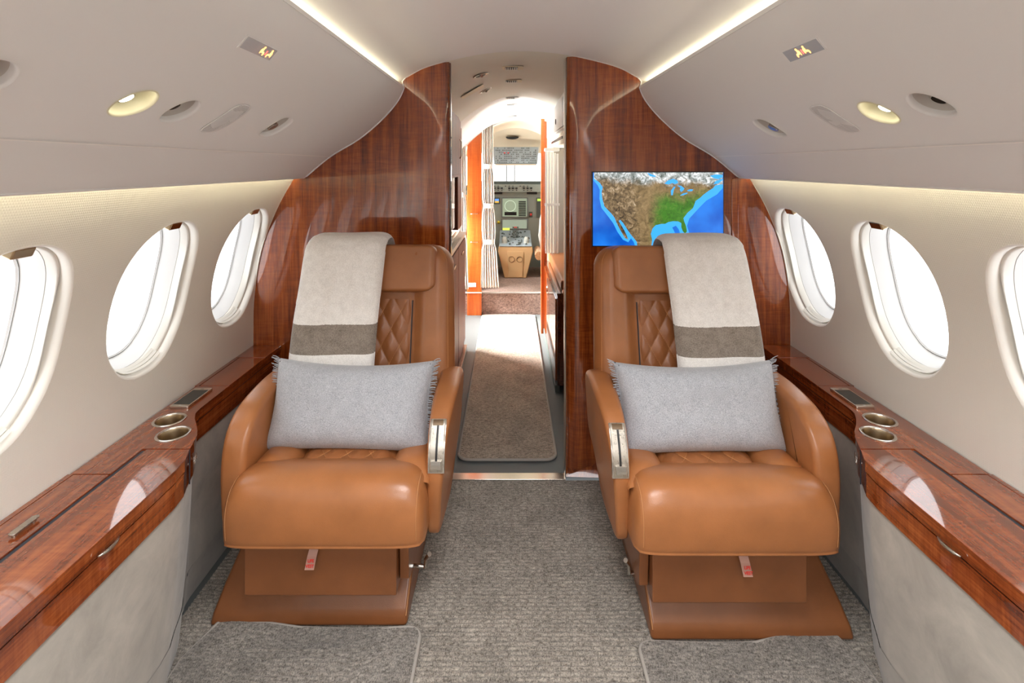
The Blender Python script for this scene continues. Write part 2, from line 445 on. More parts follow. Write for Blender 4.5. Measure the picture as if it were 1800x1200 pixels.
for sg in (-1, 1):
    first = None
    for y in WIN_Y:
        yy = y+(0.006 if sg > 0 else -.002)
        if first is None: w_ = first = make_window(sg)
        else: w_ = copy_tree(first)
        wn += 1; w_.name = 'window_%d' % wn
        w_.location = (0, yy, 0)
        x, z, nx, nz = PW.at(WS)
        area('window_daylight', (XC+sg*(x+nx*.12), yy, z+nz*.12), (0, math.atan2(nx, -nz)*0+sg*(PI/2+math.asin(nz)) if False else sg*(PI/2+math.asin(nz)), 0), .42, .34, 1, portal=True)

# ------------------------------------------------------------------ sloping side ceiling panels with recessed lamps
def build_side(sg, nm):
    off = 0 if sg < 0 else .028
    hs = {}
    if sg < 0: cup = [(.655, 0), (.925, 1), (1.056, 0)]
    else: cup = [(.952, 0), (1.088, 1)]
    rear = []
    holes = []
    cups = [(y, .276, .040, 2.0, on) for y, on in cup+rear]
    oval = (1.488+ (.055 if sg > 0 else 0), .277, .047, 2.9, 0)
    cups.append(oval)
    for (y, s, r, e, on) in cups: holes.append(superell(y, s, r, r, e, 40))
    outer = [(YR, 0), (YB, 0)]+[(YB, q[0]) for q in PP.T[1:-1]]+[(YB, PP.L), (YR, PP.L)]+[(YR, q[0]) for q in PP.T[-2:0:-1]]
    yl = [YR+i*(YB-YR)/60 for i in range(1, 60)]
    inner = [(y, q[0]) for y in yl for q in PP.T[1:-1]]
    v, f = sheet(outer, holes, inner, pmap(PP, sg))
    root = struct(empty('trim_1' if sg < 0 else 'trim_2'))
    obj('ceiling_side_panel', v, f, 'panel', root, smooth=True)
    # rolled lower lip and upper edge
    x0, z0 = PANEL[0]; m = MB()
    for a_, b_ in ((YR, YB),):
        m.prism([(XC+sg*(x0+.001), z0-.001), (XC+sg*(x0-.006), z0+.002), (XC+sg*(x0+.004), z0+.014), (XC+sg*(x0+.010), z0+.012)], 'y', a_, b_)
        x1, z1 = PANEL[-1]
        m.prism([(XC+sg*(x1-.001), z1-.004), (XC+sg*(x1+.002), z1+.009), (XC+sg*(x1+.012), z1+.012), (XC+sg*(x1+.016), z1)], 'y', a_, b_)
    m.build('edge_lip', 'panel', root)
    # seam between panel and valance, its highlight painted as a pale strip
    sl = math.dist(PANEL[0], PANEL[1]); m = MB()
    g = pmap(PP, sg, -.0012)
    m.grid(lambda u, w: g(YR+(YB-YR)*u, sl-.002+.004*w), 40, 1).build('seam', plain('pale_seam_highlight', (.95, .92, .89), .4), root)
    # recessed lamps
    hot = 'left' if sg < 0 else 'right'
    for i, (y, s, r, e, on) in enumerate(cups):
        names = {0: None}
        lab = None
        x, z, nx, nz = PP.at(s)
        def RG(k, d, kz=1): return [pmap(PP, sg, d)(yy, ss) for (yy, ss) in superell(y, s, r*k, r*k, e, 40)]
        behind = y < .4
        rt = empty('reading_light', pmap(PP, sg, 0)(y, s)); lx = Vector(rt.location)
        rel = lambda pts: [tuple(Vector(p)-lx) for p in pts]
        v, f = loft([rel(RG(1.06, -.0012)), rel(RG(1.0, -.002)), rel(RG(.95, .004)), rel(RG(.93, .012))])
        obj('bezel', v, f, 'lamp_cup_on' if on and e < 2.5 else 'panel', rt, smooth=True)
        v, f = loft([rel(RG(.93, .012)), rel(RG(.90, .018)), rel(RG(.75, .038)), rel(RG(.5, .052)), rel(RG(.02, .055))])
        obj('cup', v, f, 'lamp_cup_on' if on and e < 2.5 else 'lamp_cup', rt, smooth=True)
        nrm = Vector((sg*nx, 0, nz)); nrm.normalize()
        # swivel lamp inside, towards the upper side of the cup
        c0 = nrm*.034+Vector((-sg*.018*nz/max(.1, abs(nz))*1, 0, 0))*0
        m = MB()
        tl = Vector((0, 0, 1))
        cpos = Vector(pmap(PP, sg, .024 if e < 2.5 else .014)(y-.006, s-r*(.02 if e < 2.5 else .1)))-lx
        aim = -nrm*.020
        m.tube([cpos-aim*.6, cpos+aim*.1, cpos+aim*.5], [.013, .0155, .0155], 16)
        hd = m.build('lamp_head', 'brushed', rt, smooth='auto')
        m = MB(); m.tube([cpos+aim*.5, cpos+aim*.58], [.012, .012], 16)
        m.build('lens', 'lamp_on' if on else ('brushed' if e > 2.5 else 'glassblack'), rt)
        if on:
            l = bpy.data.lights.new('reading_lamp', 'SPOT'); l.energy = .5; l.spot_size = 2.4; l.spot_blend = .8; l.color = (1, .9, .68); l.shadow_soft_size = .012
            lo = bpy.data.objects.new('reading_lamp', l); COL.objects.link(lo); lo.parent = rt; lo.location = cpos+aim*.45
            lo.rotation_euler = (Vector((sg*-.9, 0, -.25))).to_track_quat('-Z', 'Y').to_euler() if False else (-nrm).to_track_quat('-Z', 'Y').to_euler()
            l2 = bpy.data.lights.new('lamp_bulb', 'POINT'); l2.energy = .010; l2.color = (1, .93, .6); l2.shadow_soft_size = .006
            lo2 = bpy.data.objects.new('lamp_bulb', l2); COL.objects.link(lo2); lo2.parent = rt; lo2.location = Vector(pmap(PP, sg, .012)(y, s))-lx
        if e > 2.5: lab = 'small rounded-square recessed spotlight nearest the wood bulkhead, %s sloping ceiling' % hot
        elif behind: lab = 'round recessed reading light in the rear %s ceiling behind the photographer' % hot
        elif on and sg < 0: lab = 'large lit warm-glowing round recessed light on left sloping ceiling'
        elif on: lab = 'lit warm-glowing round recessed light on right sloping ceiling, beside speaker grille'
        elif sg > 0: lab = 'unlit wide round recessed light, rightmost on right sloping ceiling'
        elif y < .8: lab = 'unlit round recessed light cut by the left frame edge'
        else: lab = 'unlit dark round recessed light between lit lamp and grille, left ceiling'
        tag(rt, lab, 'recessed light', ('rear reading lights, %s side' % hot) if behind else 'recessed lights in the sloping ceiling')
    # speaker grille: perforated
    y0, s0 = (1.225, .276) if sg < 0 else (1.235, .275)
    out = superell(0, 0, .036, .058, 3.6, 40)
    sh = lambda a_, b_: (y0+a_+b_*.12*0, s0+b_)
    rt = empty('speaker_grille', pmap(PP, sg, 0)(y0, s0)); lx = Vector(rt.location)
    m = MB(); k = MB()
    ell = lambda q_, R1, R2: R1*max(0, 1-abs(q_/R2)**3.6)**(1/3.6)
    P0 = pmap(PP, sg, -.0022); P1 = pmap(PP, sg, -.0008)
    lp = [sh(*p) for p in out]; lp2 = [sh(p[0]*.93, p[1]*.955) for p in out]
    v = [Vector(P1(*p))-lx for p in lp]+[Vector(P0(*p))-lx for p in lp]+[Vector(P0(*p))-lx for p in lp2]
    n = 40; f = [(i*n+j, i*n+(j+1) % n, (i+1)*n+(j+1) % n, (i+1)*n+j) for i in range(2) for j in range(n)]
    obj('rim', v, f, 'panel', rt, smooth=True)
    v = [Vector(P1(*p))-lx for p in lp2]; obj('backing', v, [tuple(range(n))], plain('grille_dark_'+nm, (.10, .095, .09), .8), rt)
    m = MB(); aa = -.033
    while aa < .0335:
        hb = ell(aa, .055, .034)
        if hb > .004:
            q0 = [P0(y0+aa+da, s0+b_) for b_ in (-hb, -hb*.3, hb*.3, hb) for da in (-.0007, .0007)]
            m.add([Vector(q)-lx for q in q0], [(0, 1, 3, 2), (2, 3, 5, 4), (4, 5, 7, 6)])
        aa += .0024
    for kk in range(-20, 21):
        b_ = kk*.0027
        ha = ell(b_, .034, .055)
        if ha > .004: m.add([Vector(P0(y0+a_, s0+b_+db))-lx for a_ in (-ha, ha) for db in (-.0007, .0007)], [(0, 1, 3, 2)])
    tag(m.build('mesh', 'panel', rt), kind='stuff')
    tag(rt, 'perforated rounded speaker grille flush in the %s sloping ceiling' % hot, 'speaker grille', 'speaker grilles in the sloping ceiling')
    # sign
    y0, s0 = (1.078, .476) if sg < 0 else (1.102, .478)
    x, z, nx, nz = PP.at(s0)
    rt = empty('seatbelt_sign', pmap(PP, sg, 0)(y0, s0)); lx = Vector(rt.location)
    def q(a_, b_, d): return Vector(pmap(PP, sg, -d)(y0+a_, s0+b_))-lx
    def plate(o_, n_, h_, w_, d0, d1, mat, sub=None):
        m = MB(); vv = [q(a_, b_, d) for a_ in (-h_, h_) for b_ in (-w_, w_) for d in (d0, d1)]
        m.add(vv, [(0, 1, 3, 2), (4, 6, 7, 5), (0, 4, 5, 1), (2, 3, 7, 6), (0, 2, 6, 4), (1, 5, 7, 3)])
        return m.build(n_, mat, o_)
    plate(rt, 'sign_frame', .068, .0165, -.001, .0012, 'panel')
    plate(rt, 'sign_screen', .063, .0135, .0, .0017, plain('smoky_sign_lens_'+nm, (.48, .50, .54), .25))
    orange = glow('sign_orange_'+nm, (1, .36, .07), 4); redg = glow('sign_red_'+nm, (1, .10, .08), 2)
    # pictograms: seated figure, belt mark, seated figure
    def picto(cy, mat, flip):
        m = MB()
        def blob(a_, b_, ra, rb):
            k = 10; m.add([q(cy+flip*a_+ra*cos(2*PI*i/k), b_+rb*sin(2*PI*i/k), .0021) for i in range(k)], [tuple(range(k))])
        blob(-.001, .0085, .0028, .0022); blob(-.002, .003, .0032, .0042); blob(.003, -.002, .006, .0022); blob(.008, -.006, .0020, .0042); blob(-.006, -.001, .0016, .0065)
        m.build('pictogram', mat, rt)
    d_ = 1
    picto(.014*d_ if sg < 0 else -.014+.03, orange, 1)
    picto(.046*d_ if sg < 0 else -.046, orange, -1) if sg < 0 else picto(-.012, orange, -1)
    m = MB(); cc = .030 if sg < 0 else .001
    m.add([q(cc-.002, .005, .0021), q(cc+.002, .005, .0021), q(cc+.002, -.006, .0021), q(cc-.002, -.006, .0021)], [(0, 1, 2, 3)])
    m.build('belt_mark', redg, rt)
    tag(rt, 'small illuminated rectangular warning sign with orange seat figures, %s ceiling' % hot, 'sign', 'seat belt signs')
    # access panel outline
    y0 = 1.70 if sg < 0 else 1.76
    rt = empty('access_panel', pmap(PP, sg, 0)(y0, .27)); lx = Vector(rt.location); m = MB()
    for (a0, b0, a1, b1) in ((-.075, .215, -.075, .35), (-.075, .35, -.015, .35), (-.075, .215, -.015, .215)):
        h_ = .0008
        if a0 == a1: vv = [pmap(PP, sg, -.0009)(y0+a0+da, .0+b0+(b1-b0)*t) for t in (0, .33, .66, 1) for da in (-h_, h_)]; ff = [(0, 1, 3, 2), (2, 3, 5, 4), (4, 5, 7, 6)]
        else: vv = [pmap(PP, sg, -.0009)(y0+a_, b0+db) for a_ in (a0, a1) for db in (-h_, h_)]; ff = [(0, 1, 3, 2)]
        m.add([Vector(p)-lx for p in vv], ff)
    m.build('panel_outline', plain('pale_edge', (.85, .82, .79), .5), rt)
    tag(rt, 'faint outlined access panel in %s sloping ceiling next to the wood bulkhead' % hot, 'access panel', 'access panels')
build_side(-1, 'left'); build_side(1, 'right')
# centre ceiling
cl = MB()
T = [(XC-x, z) for s_, x, z in PC.T]+[(XC+x, z) for s_, x, z in PC.T[-2::-1]]
cl.add([(x, y, z) for x, z in T for y in (YR, YB+.02)], [(2*i, 2*i+1, 2*i+3, 2*i+2) for i in range(len(T)-1)])
struct(cl.build('ceiling', 'ceil', smooth=True))
# cove and valance LED strips
for sg, nm in ((-1, 'left'), (1, 'right')):
    m = MB().box(min(XC+sg*.566, XC+sg*.582), max(XC+sg*.566, XC+sg*.582), YR, YB-.01, 1.692, 1.701)
    tag(m.build('cove_light', 'warm'), 'warm light strip hidden along the upper cove, %s of centre ceiling' % nm, 'light strip', 'cove light strips')
    m = MB().box(min(XC+sg*.928, XC+sg*.916), max(XC+sg*.928, XC+sg*.916), YR, YB-.01, 1.366, 1.371)
    tag(m.build('valance_light', 'warm2'), 'warm light strip hidden behind the valance above the %s windows' % nm, 'light strip', 'valance light strips')
# hull behind the cove gaps, and rear wall
for sg, nm in ((-1, 'left'), (1, 'right')):
    m = MB(); pts = [(.905, 1.42), (.90, 1.47), (.72, 1.62), (.64, 1.635)]
    m.add([(XC+sg*x, y, z) for x, z in pts for y in (YR, YB)], [(0, 1, 3, 2), (2, 3, 5, 4), (4, 5, 7, 6)])
    o = m.build('trim_3' if sg < 0 else 'trim_4', 'panel'); struct(o)
    m = MB().box(min(XC+sg*.66, XC+sg*.90), max(XC+sg*.66, XC+sg*.90), YR, YB, 1.468, 1.475) if False else None
rw = [(XC-1.17, 0), (XC+1.17, 0)]+[(XC+x, z) for s_, x, z in PW.T]+[(XC+.7, 1.64)]+[(XC+x, z) for s_, x, z in PC.T]+[(XC-x, z) for s_, x, z in PC.T[-2::-1]]+[(XC-.7, 1.64)]+[(XC-x, z) for s_, x, z in PW.T[::-1]]
struct(MB().box(XC-1.30, XC-1.24, YR, 2.40, -.06, .66).build('wall_lower_left', 'suede'))
struct(MB().box(XC+1.24, XC+1.30, YR, 2.40, -.06, .66).build('wall_lower_right', 'suede'))
struct(MB().prism(rw, 'y', YR-.03, YR).build('wall_back', 'panel'))

# ------------------------------------------------------------------ bulkheads
def prof_edge(sg):
    """outline from wall bottom up to the ceiling, in world x,z"""
    P = [(1.165, 0), (1.165, .58)]+[(x+.004, z) for s_, x, z in PW.T if z < 1.31]+[(.97, 1.335), (.945, 1.322)]
    P += [(x-.001, z) for s_, x, z in PP.T if z > 1.322]+[(.512, 1.722), (.516, 1.737)]
    P += [(x, z+.002) for s_, x, z in PC.T if x < .512]
    return P
for sg, xin, nm, rad in ((-1, -.265, 'left', .022), (1, .246, 'right', .055)):
    E_ = [(XC+sg*x, z) for x, z in prof_edge(sg)]
    zt = None
    keep = [p for p in E_ if (p[0] < xin if sg < 0 else p[0] > xin)]
    xr = abs(xin-XC)
    # ceiling height at the inner edge
    for (s0, x0, z0), (s1, x1, z1) in zip(PC.T, PC.T[1:]):
        if x0 >= xr >= x1: zt = z0+(z1-z0)*(x0-xr)/(x0-x1)
    outer = keep+[(xin, zt), (xin, 0)]
    inner = []
    for k in range(1, 9):
        xx = xin+sg*rad*(1-cos(PI/2*k/8)) if False else xin+sg*rad*(k/8)**1.6
        for j in range(1, 30): inner.append((xx, j*.0625))
    for k in range(1, 12):
        for j in range(1, 15): inner.append((xin+sg*(rad+k*.08), j*.125))
    def fm(x, z, xin=xin, sg=sg, rad=rad):
        t = min(1, abs(x-xin)/rad); return (x, YB+rad*.9*(1-math.sqrt(max(0, 1-(1-t)**2))), z)
    v, f = sheet(outer, [], inner, fm)
    root = struct(empty('wall_front_'+nm))
    o = obj('veneer_panel', v, f, 'wood_v', root, smooth=True)
    m = MB(); nn = len(outer)
    m.prism([(p[0]-sg*.002*0, p[1]) for p in outer], 'y', YB+rad+.002, YB+rad+.03).build('bulkhead_core', 'wood_v', root)
    # white bead where the headliner meets the wood
    bead = [(p[0]-sg*.0, YB-.004, p[1]-.001) for p in outer[:-2] if p[1] > 1.3]
    MB().tube(bead, .003, 6).build('edge_bead', 'ceil', root, smooth=True)
    bead = [(p[0]-sg*.002, YB-.004, p[1]) for p in outer[:-2] if .6 <= p[1] <= 1.32]
    MB().tube(bead, .0035, 6).build('edge_bead', 'wall', root, smooth=True)
    # thin metal strip down the doorway edge
    MB().box(min(xin, xin-sg*.006), max(xin, xin-sg*.006), YB+rad, YB+rad+.03, .0, zt-.005).build('door_edge_strip', 'brushed' if sg > 0 else 'wood_dark', root)
# shallow fin on the right bulkhead, outboard of the screen
MB().prism([(.955, .6), (.955, 1.315), (.975, 1.325), (.985, 1.318), (.985, .6)], 'y', YB-.006, YB+.002).build('side_rib', 'wood_v', bpy.data.objects['wall_front_right'], bevel=.003)

# ------------------------------------------------------------------ the two side ledges
def inner_x(Y, sg):
    K = [(-9, .905), (1.20, .897), (1.329, .898), (1.3800, .905), (1.4225, .922), (1.482, .941), (1.52, .958), (1.564, .988), (1.60, 1.015), (1.635, 1.033), (1.67, 1.037), (9, 1.037)]
    if sg > 0: K = [(y, x if x > 1.0 else x-(.022 if y < 1.4 else .022*max(0, (1.6-y)/.2))) for y, x in K]
    if sg > 0: K = [(y, x-.008 if x > 1 else x) for y, x in K]
    for (a0, b0), (a1, b1) in zip(K, K[1:]):
        if a0 <= Y <= a1: return b0+(b1-b0)*(Y-a0)/(a1-a0)
YS = [-2.9, -2, -1, 0, .4, .7, .9, 1.05, 1.2]+[1.2+.012*i for i in range(1, 42)]+[1.8, 2.0, 2.1, 2.255]
def ledge_poly(sg, y0, y1, xo, ins=0, xi=None):
    ys = [y0]+[y for y in YS if y0 < y < y1]+[y1]
    P = [(XC+sg*((inner_x(y, sg)+ins) if xi is None else xi), y) for y in ys]
    return P+[(XC+sg*xo, y1), (XC+sg*xo, y0)]
def slab_holes(sg, poly, holes, z0, z1, name, mat, parent):
    v, f = sheet(poly, holes, [], lambda x, y: (x, y, z1)); k = len(v)
    m = MB(); m.add(v, f)
    for loop, in [(l,) for l in [poly]+holes]:
        n = len(loop); m.add([(p[0], p[1], z) for z in (z0, z1) for p in loop], [(i, (i+1) % n, n+(i+1) % n, n+i) for i in range(n)])
    return m.build(name, mat, parent, weld=1e-5)
for sg, nm in ((-1, 'left'), (1, 'right')):
    root = empty('side_ledge', (0, 0, 0))
    tag(root, 'glossy reddish wood side ledge with cup holders under the %s windows' % nm, 'ledge', 'wooden side ledges')
    # pieces lying on the core
    ry0 = 1.426
    dx = 0 if sg < 0 else -.012
    cc = [(XC+sg*(1.085+dx), 1.590, .041), (XC+sg*(1.020+dx), 1.507, .041)]
    holes = [[(cx+r*cos(2*PI*k/32), cy+r*sin(2*PI*k/32)) for k in range(32)] for cx, cy, r in cc]
    slab_holes(sg, ledge_poly(sg, -2.95, 2.258, 1.158, .003), holes, .566, .5955, 'ledge_core', 'wood_y', root)
    slab_holes(sg, ledge_poly(sg, -2.95, 2.258, 1.158, .006), holes, .50, .5605, 'lower_band', 'wood_y', root)
    slab_holes(sg, ledge_poly(sg, -2.95, 2.258, 1.15, .012), holes, .560, .567, 'shadow_gap', 'gap', root)
    MB().prism(ledge_poly(sg, -.6, 1.424, 1.0525, xi=1.0395), 'z', .5955, .5962).build('shadow_slot', 'gap', root)
    # cup holder deck
    ys = [1.428]+[y for y in YS if 1.428 < y < 1.835]+[1.835]
    P = [(XC+sg*inner_x(y, sg), y) for y in ys]+[(XC+sg*1.15, 1.835), (XC+sg*1.15, 1.311), (XC+sg*1.052, 1.311), (XC+sg*1.052, 1.428)]
    slab_holes(sg, P, holes, .5955, .600, 'cup_deck', 'wood_y', root)
    MB().prism(ledge_poly(sg, -.6, 1.4245, 1.040), 'z', .5955, .600).build('table_leaf', 'wood_y', root, bevel=.0012)
    MB().prism(ledge_poly(sg, .35, 1.308, 1.142, xi=1.053), 'z', .5955, .600).build('storage_lid', 'wood_y', root, bevel=.001)
    MB().prism(ledge_poly(sg, -.6, .347, 1.142, xi=1.053), 'z', .5955, .600).build('storage_lid', 'wood_y', root, bevel=.001)
    MB().prism(ledge_poly(sg, -.6, 1.309, 1.157, xi=1.144), 'z', .5955, .600).build('wall_fillet', 'wood_y', root)
    MB().prism(ledge_poly(sg, 1.838, 2.105, 1.140), 'z', .5955, .600).build('narrow_lid', 'wood_y', root, bevel=.001)
    MB().prism(ledge_poly(sg, 1.838, 2.105, 1.157, xi=1.143), 'z', .5955, .600).build('wall_fillet', 'wood_y', root)
    MB().prism(ledge_poly(sg, 2.108, 2.256, 1.157), 'z', .5955, .600).build('end_cap', 'wood_y', root, bevel=.001)
    MB().prism(ledge_poly(sg, -2.95, -.604, 1.157), 'z', .5955, .600).build('rear_ledge_top', 'wood_y', root)
    # metal pull on the storage lid
    hx = XC+sg*1.083; m = MB()
    pu = MB().prism(rrect(hx-.008, hx+.008, 1.080, 1.145, .0078), 'z', .606, .609).build('lid_pull', 'brushed', root, bevel=.001)
    for ya in (1.086, 1.130): MB().prism(rrect(hx-.004, hx+.004, ya, ya+.009, .003), 'z', .600, .606).build('pull_stud', 'brushed', pu)
    # curved metal pull on the drawer face
    pts = []
    for k in range(9):
        t = k/8; y = 1.07+.058*t; pts.append((XC+sg*(inner_x(y, sg)-.004-.007*sin(PI*t)), y, .572))
    MB().tube(pts, [.0015, .003, .0038, .004, .004, .004, .0038, .003, .0015], 8).build('drawer_pull', 'brushed', root, smooth=True)
    # vertical joint of the fold out table in the face band
    y = 1.4255; MB().box(XC+sg*(inner_x(y, sg)+.0005)-.0012, XC+sg*(inner_x(y, sg)+.0005)+.0012, y-.0012, y+.0012, .505, .599).build('face_joint', 'gap', root)
    # small silvery emblem strip on the curved corner (an ornate script-like squiggle)
    m = MB(); pts = []
    for k in range(60):
        t = k/59; y = 1.455+.045*t; zz = .560+.009*sin(t*37)+.005*sin(t*13+1)
        pts.append((XC+sg*(inner_x(y+.004*sin(t*40), sg)-.0015), y+.004*sin(t*40), zz-.012))
    m.tube(pts, .0006, 5); m.build('script_emblem', 'chrome', root, smooth=True)
    # suede side wall under the ledge, and toe board
    def sd(u, w):
        y = ysd[int(round(u*(len(ysd)-1)))]; x1 = inner_x(y, sg)+.014; x0 = max(x1+.012, min(1.05, x1+.03))
        z = .10+.402*w; return (XC+sg*(x0+(x1-x0)*w-.004*sin(PI*w)), y, z)
    ysd = [-2.95]+YS[1:-1]+[2.258]
    g = MB().grid(sd, len(ysd)-1, 8).build('baseboard_left' if sg < 0 else 'baseboard_right', 'suede', smooth=True)
    struct(g)
    def td(u, w):
        y = ysd[int(round(u*(len(ysd)-1)))]; x1 = inner_x(y, sg)+.014; x0 = max(x1+.012, min(1.05, x1+.03))
        return (XC+sg*(x0-.003-(.006*w if False else 0)+.012*(1-w)), y, -.004+.108*w)
    struct(MB().grid(td, len(ysd)-1, 2).build('baseboard_1' if sg < 0 else 'baseboard_2', suede('toe_board_suede_'+nm, (.34, .31, .27)), smooth=True))
    # cup holders
    for i, (cx, cy, r) in enumerate(cc):
        h = empty('cup_holder', (cx, cy, .52))
        m = MB().lathe([(.0375, .079), (.036, .076), (.0355, .02), (.034, .004), (.0, .004)], n=40)
        m.build('cup', 'cupbrass', h, smooth='auto')
        MB().lathe([(.0375, .079), (.0380, .0815), (.0395, .0825), (.0445, .0822), (.0460, .0805)], n=40).build('rim', 'chrome', h, smooth=True)
        tag(h, '%s metal cup holder of the pair in the %s ledge' % (('far' if i == 0 else 'near'), nm), 'cup holder', 'metal cup holders')
    # handset
    x0 = 1.074 if sg < 0 else 1.05; yy = 1.663
    h = empty('smartphone', (XC+sg*(x0+.030), yy+.07, .600))
    MB().prism(rrect(-.030, .030, -.070, .070, .005), 'z', 0, .008).build('metal_body', plain('champagne_metal', (.70, .64, .56), .3, 1), h, bevel=.0012)
    MB().prism(rrect(-.026, .026, -.056, .050, .001), 'z', .008, .0084).build('screen', 'glassblack', h)
    MB().prism(rrect(-.006, .006, .058, .0595, .0006), 'z', .008, .0085).build('earpiece', 'black', h)
    MB().prism(rrect(-.004, .004, -.065, -.0605, .002), 'z', .008, .0083).build('home_button', 'white', h)
    tag(h, 'black screen phone with pale metal frame lying on the %s ledge' % nm, 'phone', 'phones on the ledges')

# ------------------------------------------------------------------ screen with map
def map_screen():
    Y0 = YB-.012; SX0, SX1, SZ1, SZ0 = .3555, .9155, 1.3435, 1.0285
    cx, cz = (SX0+SX1)/2, (SZ0+SZ1)/2
    root = empty('wall_screen', (cx, YB-.002, cz))
    tag(root, 'flat screen on right wood bulkhead showing satellite map of a continent with blue sea', 'screen')
    hw, hh = (SX1-SX0)/2, (SZ1-SZ0)/2
    MB().box(-hw-.004, hw+.004, -.009, .0, -hh-.004, hh+.004).build('bezel', 'black', root, bevel=.001)
    # crop coords (198..924, 703..1110) -> local
    def q(p, d): return (-hw+(p[0]-198)/726*2*hw, -.0095-d, hh-(p[1]-703)/409*2*hh)
    a = N('sea_blue'); n = a.noise(a.co, 8, 3); c = a.ramp(n, [(.35, (.0, .06, .36)), (.65, (.01, .14, .55))])
    a.set(col=(.01, .01, .01), rough=.25, em=c, ems=1.0); sea = a.m
    shal = plain('shallow_sea', (.01, .01, .01), .25, em=(.035, .30, .78), ems=1.0)
    a = N('satellite_land')
    sp = a.n('ShaderNodeSeparateXYZ'); a.L.new(a.co, sp.inputs[0])
    n1 = a.noise(a.co, 14, 8, .72, .6); n2 = a.noise(a.co, 45, 6, .75, 1.0)
    brown = a.ramp(n2, [(.36, (.02, .013, .008)), (.5, (.12, .078, .036)), (.62, (.28, .20, .115)), (.74, (.7, .65, .58))])
    tanc = a.ramp(n2, [(.3, (.06, .04, .016)), (.55, (.19, .125, .055)), (.8, (.3, .22, .11))])
    green = a.ramp(n2, [(.3, (.012, .05, .004)), (.55, (.035, .15, .008)), (.75, (.13, .16, .04))])
    grey = a.ramp(n2, [(.35, (.03, .045, .035)), (.5, (.25, .27, .26)), (.65, (.8, .82, .84))])
    def step(v, lo, hi):
        mr = a.n('ShaderNodeMapRange'); mr.interpolation_type = 'SMOOTHSTEP'; a.L.new(v, mr.inputs[0]); mr.inputs[1].default_value = lo; mr.inputs[2].default_value = hi; return mr.outputs[0]
    X_ = a.math('ADD', sp.outputs[0], a.math('MULTIPLY', a.math('SUBTRACT', n1, .5), .12))
    Z_ = a.math('ADD', sp.outputs[2], a.math('MULTIPLY', a.math('SUBTRACT', n1, .5), .12))
    c = a.mix(step(X_, -.13, -.06), brown, tanc)
    c = a.mix(a.math('MULTIPLY', step(X_, -.05, .03), step(Z_, .085, .02)), c, green)
    c = a.mix(step(a.math('ADD', Z_, a.math('MULTIPLY', X_, .06)), .095, .135), c, grey)
    a.set(col=(.01, .01, .01), rough=.3, em=c, ems=1.0); land = a.m
    MB().box(-hw, hw, -.0098, -.009, -hh, hh).build('sea', sea, root)
    main = [(203, 703), (205, 738), (235, 760), (252, 785), (246, 815), (250, 850), (262, 892), (298, 930), (318, 955), (330, 985), (345, 1015), (362, 1045), (375, 1068), (395, 1078), (388, 1058), (375, 1030), (358, 1000), (342, 975), (348, 966), (366, 985), (385, 1015), (405, 1045), (430, 1075), (442, 1090), (445, 1111),
            (524, 1111), (528, 1080), (521, 1045), (530, 1015), (548, 997), (580, 990), (600, 990), (618, 980), (645, 975), (672, 976), (690, 985), (690, 1008), (698, 1030), (711, 1045), (722, 1032), (717, 1003), (706, 975), (702, 958), (725, 928), (755, 902), (764, 880), (770, 862), (795, 845), (815, 826), (842, 806), (868, 790), (880, 776), (905, 770), (922, 770), (922, 745), (895, 765), (870, 768), (880, 752), (905, 742), (922, 738), (922, 703)]
    def grow(P, k):
        out = []; n = len(P)
        for i in range(n):
            a_, b_, c_ = P[i-1], P[i], P[(i+1) % n]
            tx, ty = c_[0]-a_[0], c_[1]-a_[1]; l = math.hypot(tx, ty) or 1
            x = min(922, max(200, b_[0]-k*ty/l*-1 if False else b_[0]+k*(-ty)/l*-1*-1)); y = min(1110, max(704, b_[1]+k*tx/l))
            out.append((x, y))
        return out
    def flat(P, d, mat, name):
        v, f = sheet([(p[0], -p[1]) for p in P], [], [], lambda x, y: q((x, -y), d)); return obj(name, v, f, mat, root)
    flat([(203, 704), (200, 745), (225, 775), (236, 800), (234, 850), (245, 900), (280, 945), (310, 985), (335, 1035), (365, 1078), (395, 1092), (410, 1070), (425, 1090), (432, 1110), (524, 1110), (560, 1108), (640, 1108), (660, 1050), (640, 1010), (660, 1000), (676, 1020), (690, 1060), (712, 1070), (745, 1108), (775, 1108), (740, 1060), (722, 1000), (735, 960), (790, 900), (830, 860), (890, 825), (922, 790), (922, 704)], .0004, shal, 'shallow_sea')
    flat(main, .0008, land, 'land')
    for P in ([(596, 765), (615, 748), (645, 738), (668, 748), (672, 762), (655, 768), (640, 762), (618, 770)],
              [(648, 783), (658, 782), (648, 800), (642, 830), (634, 830), (632, 805)],
              [(668, 775), (690, 778), (708, 792), (700, 804), (688, 812), (682, 800), (685, 788)],
              [(682, 832), (700, 820), (726, 815), (722, 822), (700, 830)], [(722, 803), (740, 796), (757, 798), (750, 807), (728, 808)],
              [(500, 704), (520, 712), (548, 722), (545, 728), (515, 724)], [(850, 722), (880, 714), (920, 716), (921, 730), (895, 740), (872, 735)],
              [(735, 1040), (750, 1050), (755, 1060), (742, 1055)][::-1]):
        flat(P, .0012, shal, 'lake')
    return root
map_screen()

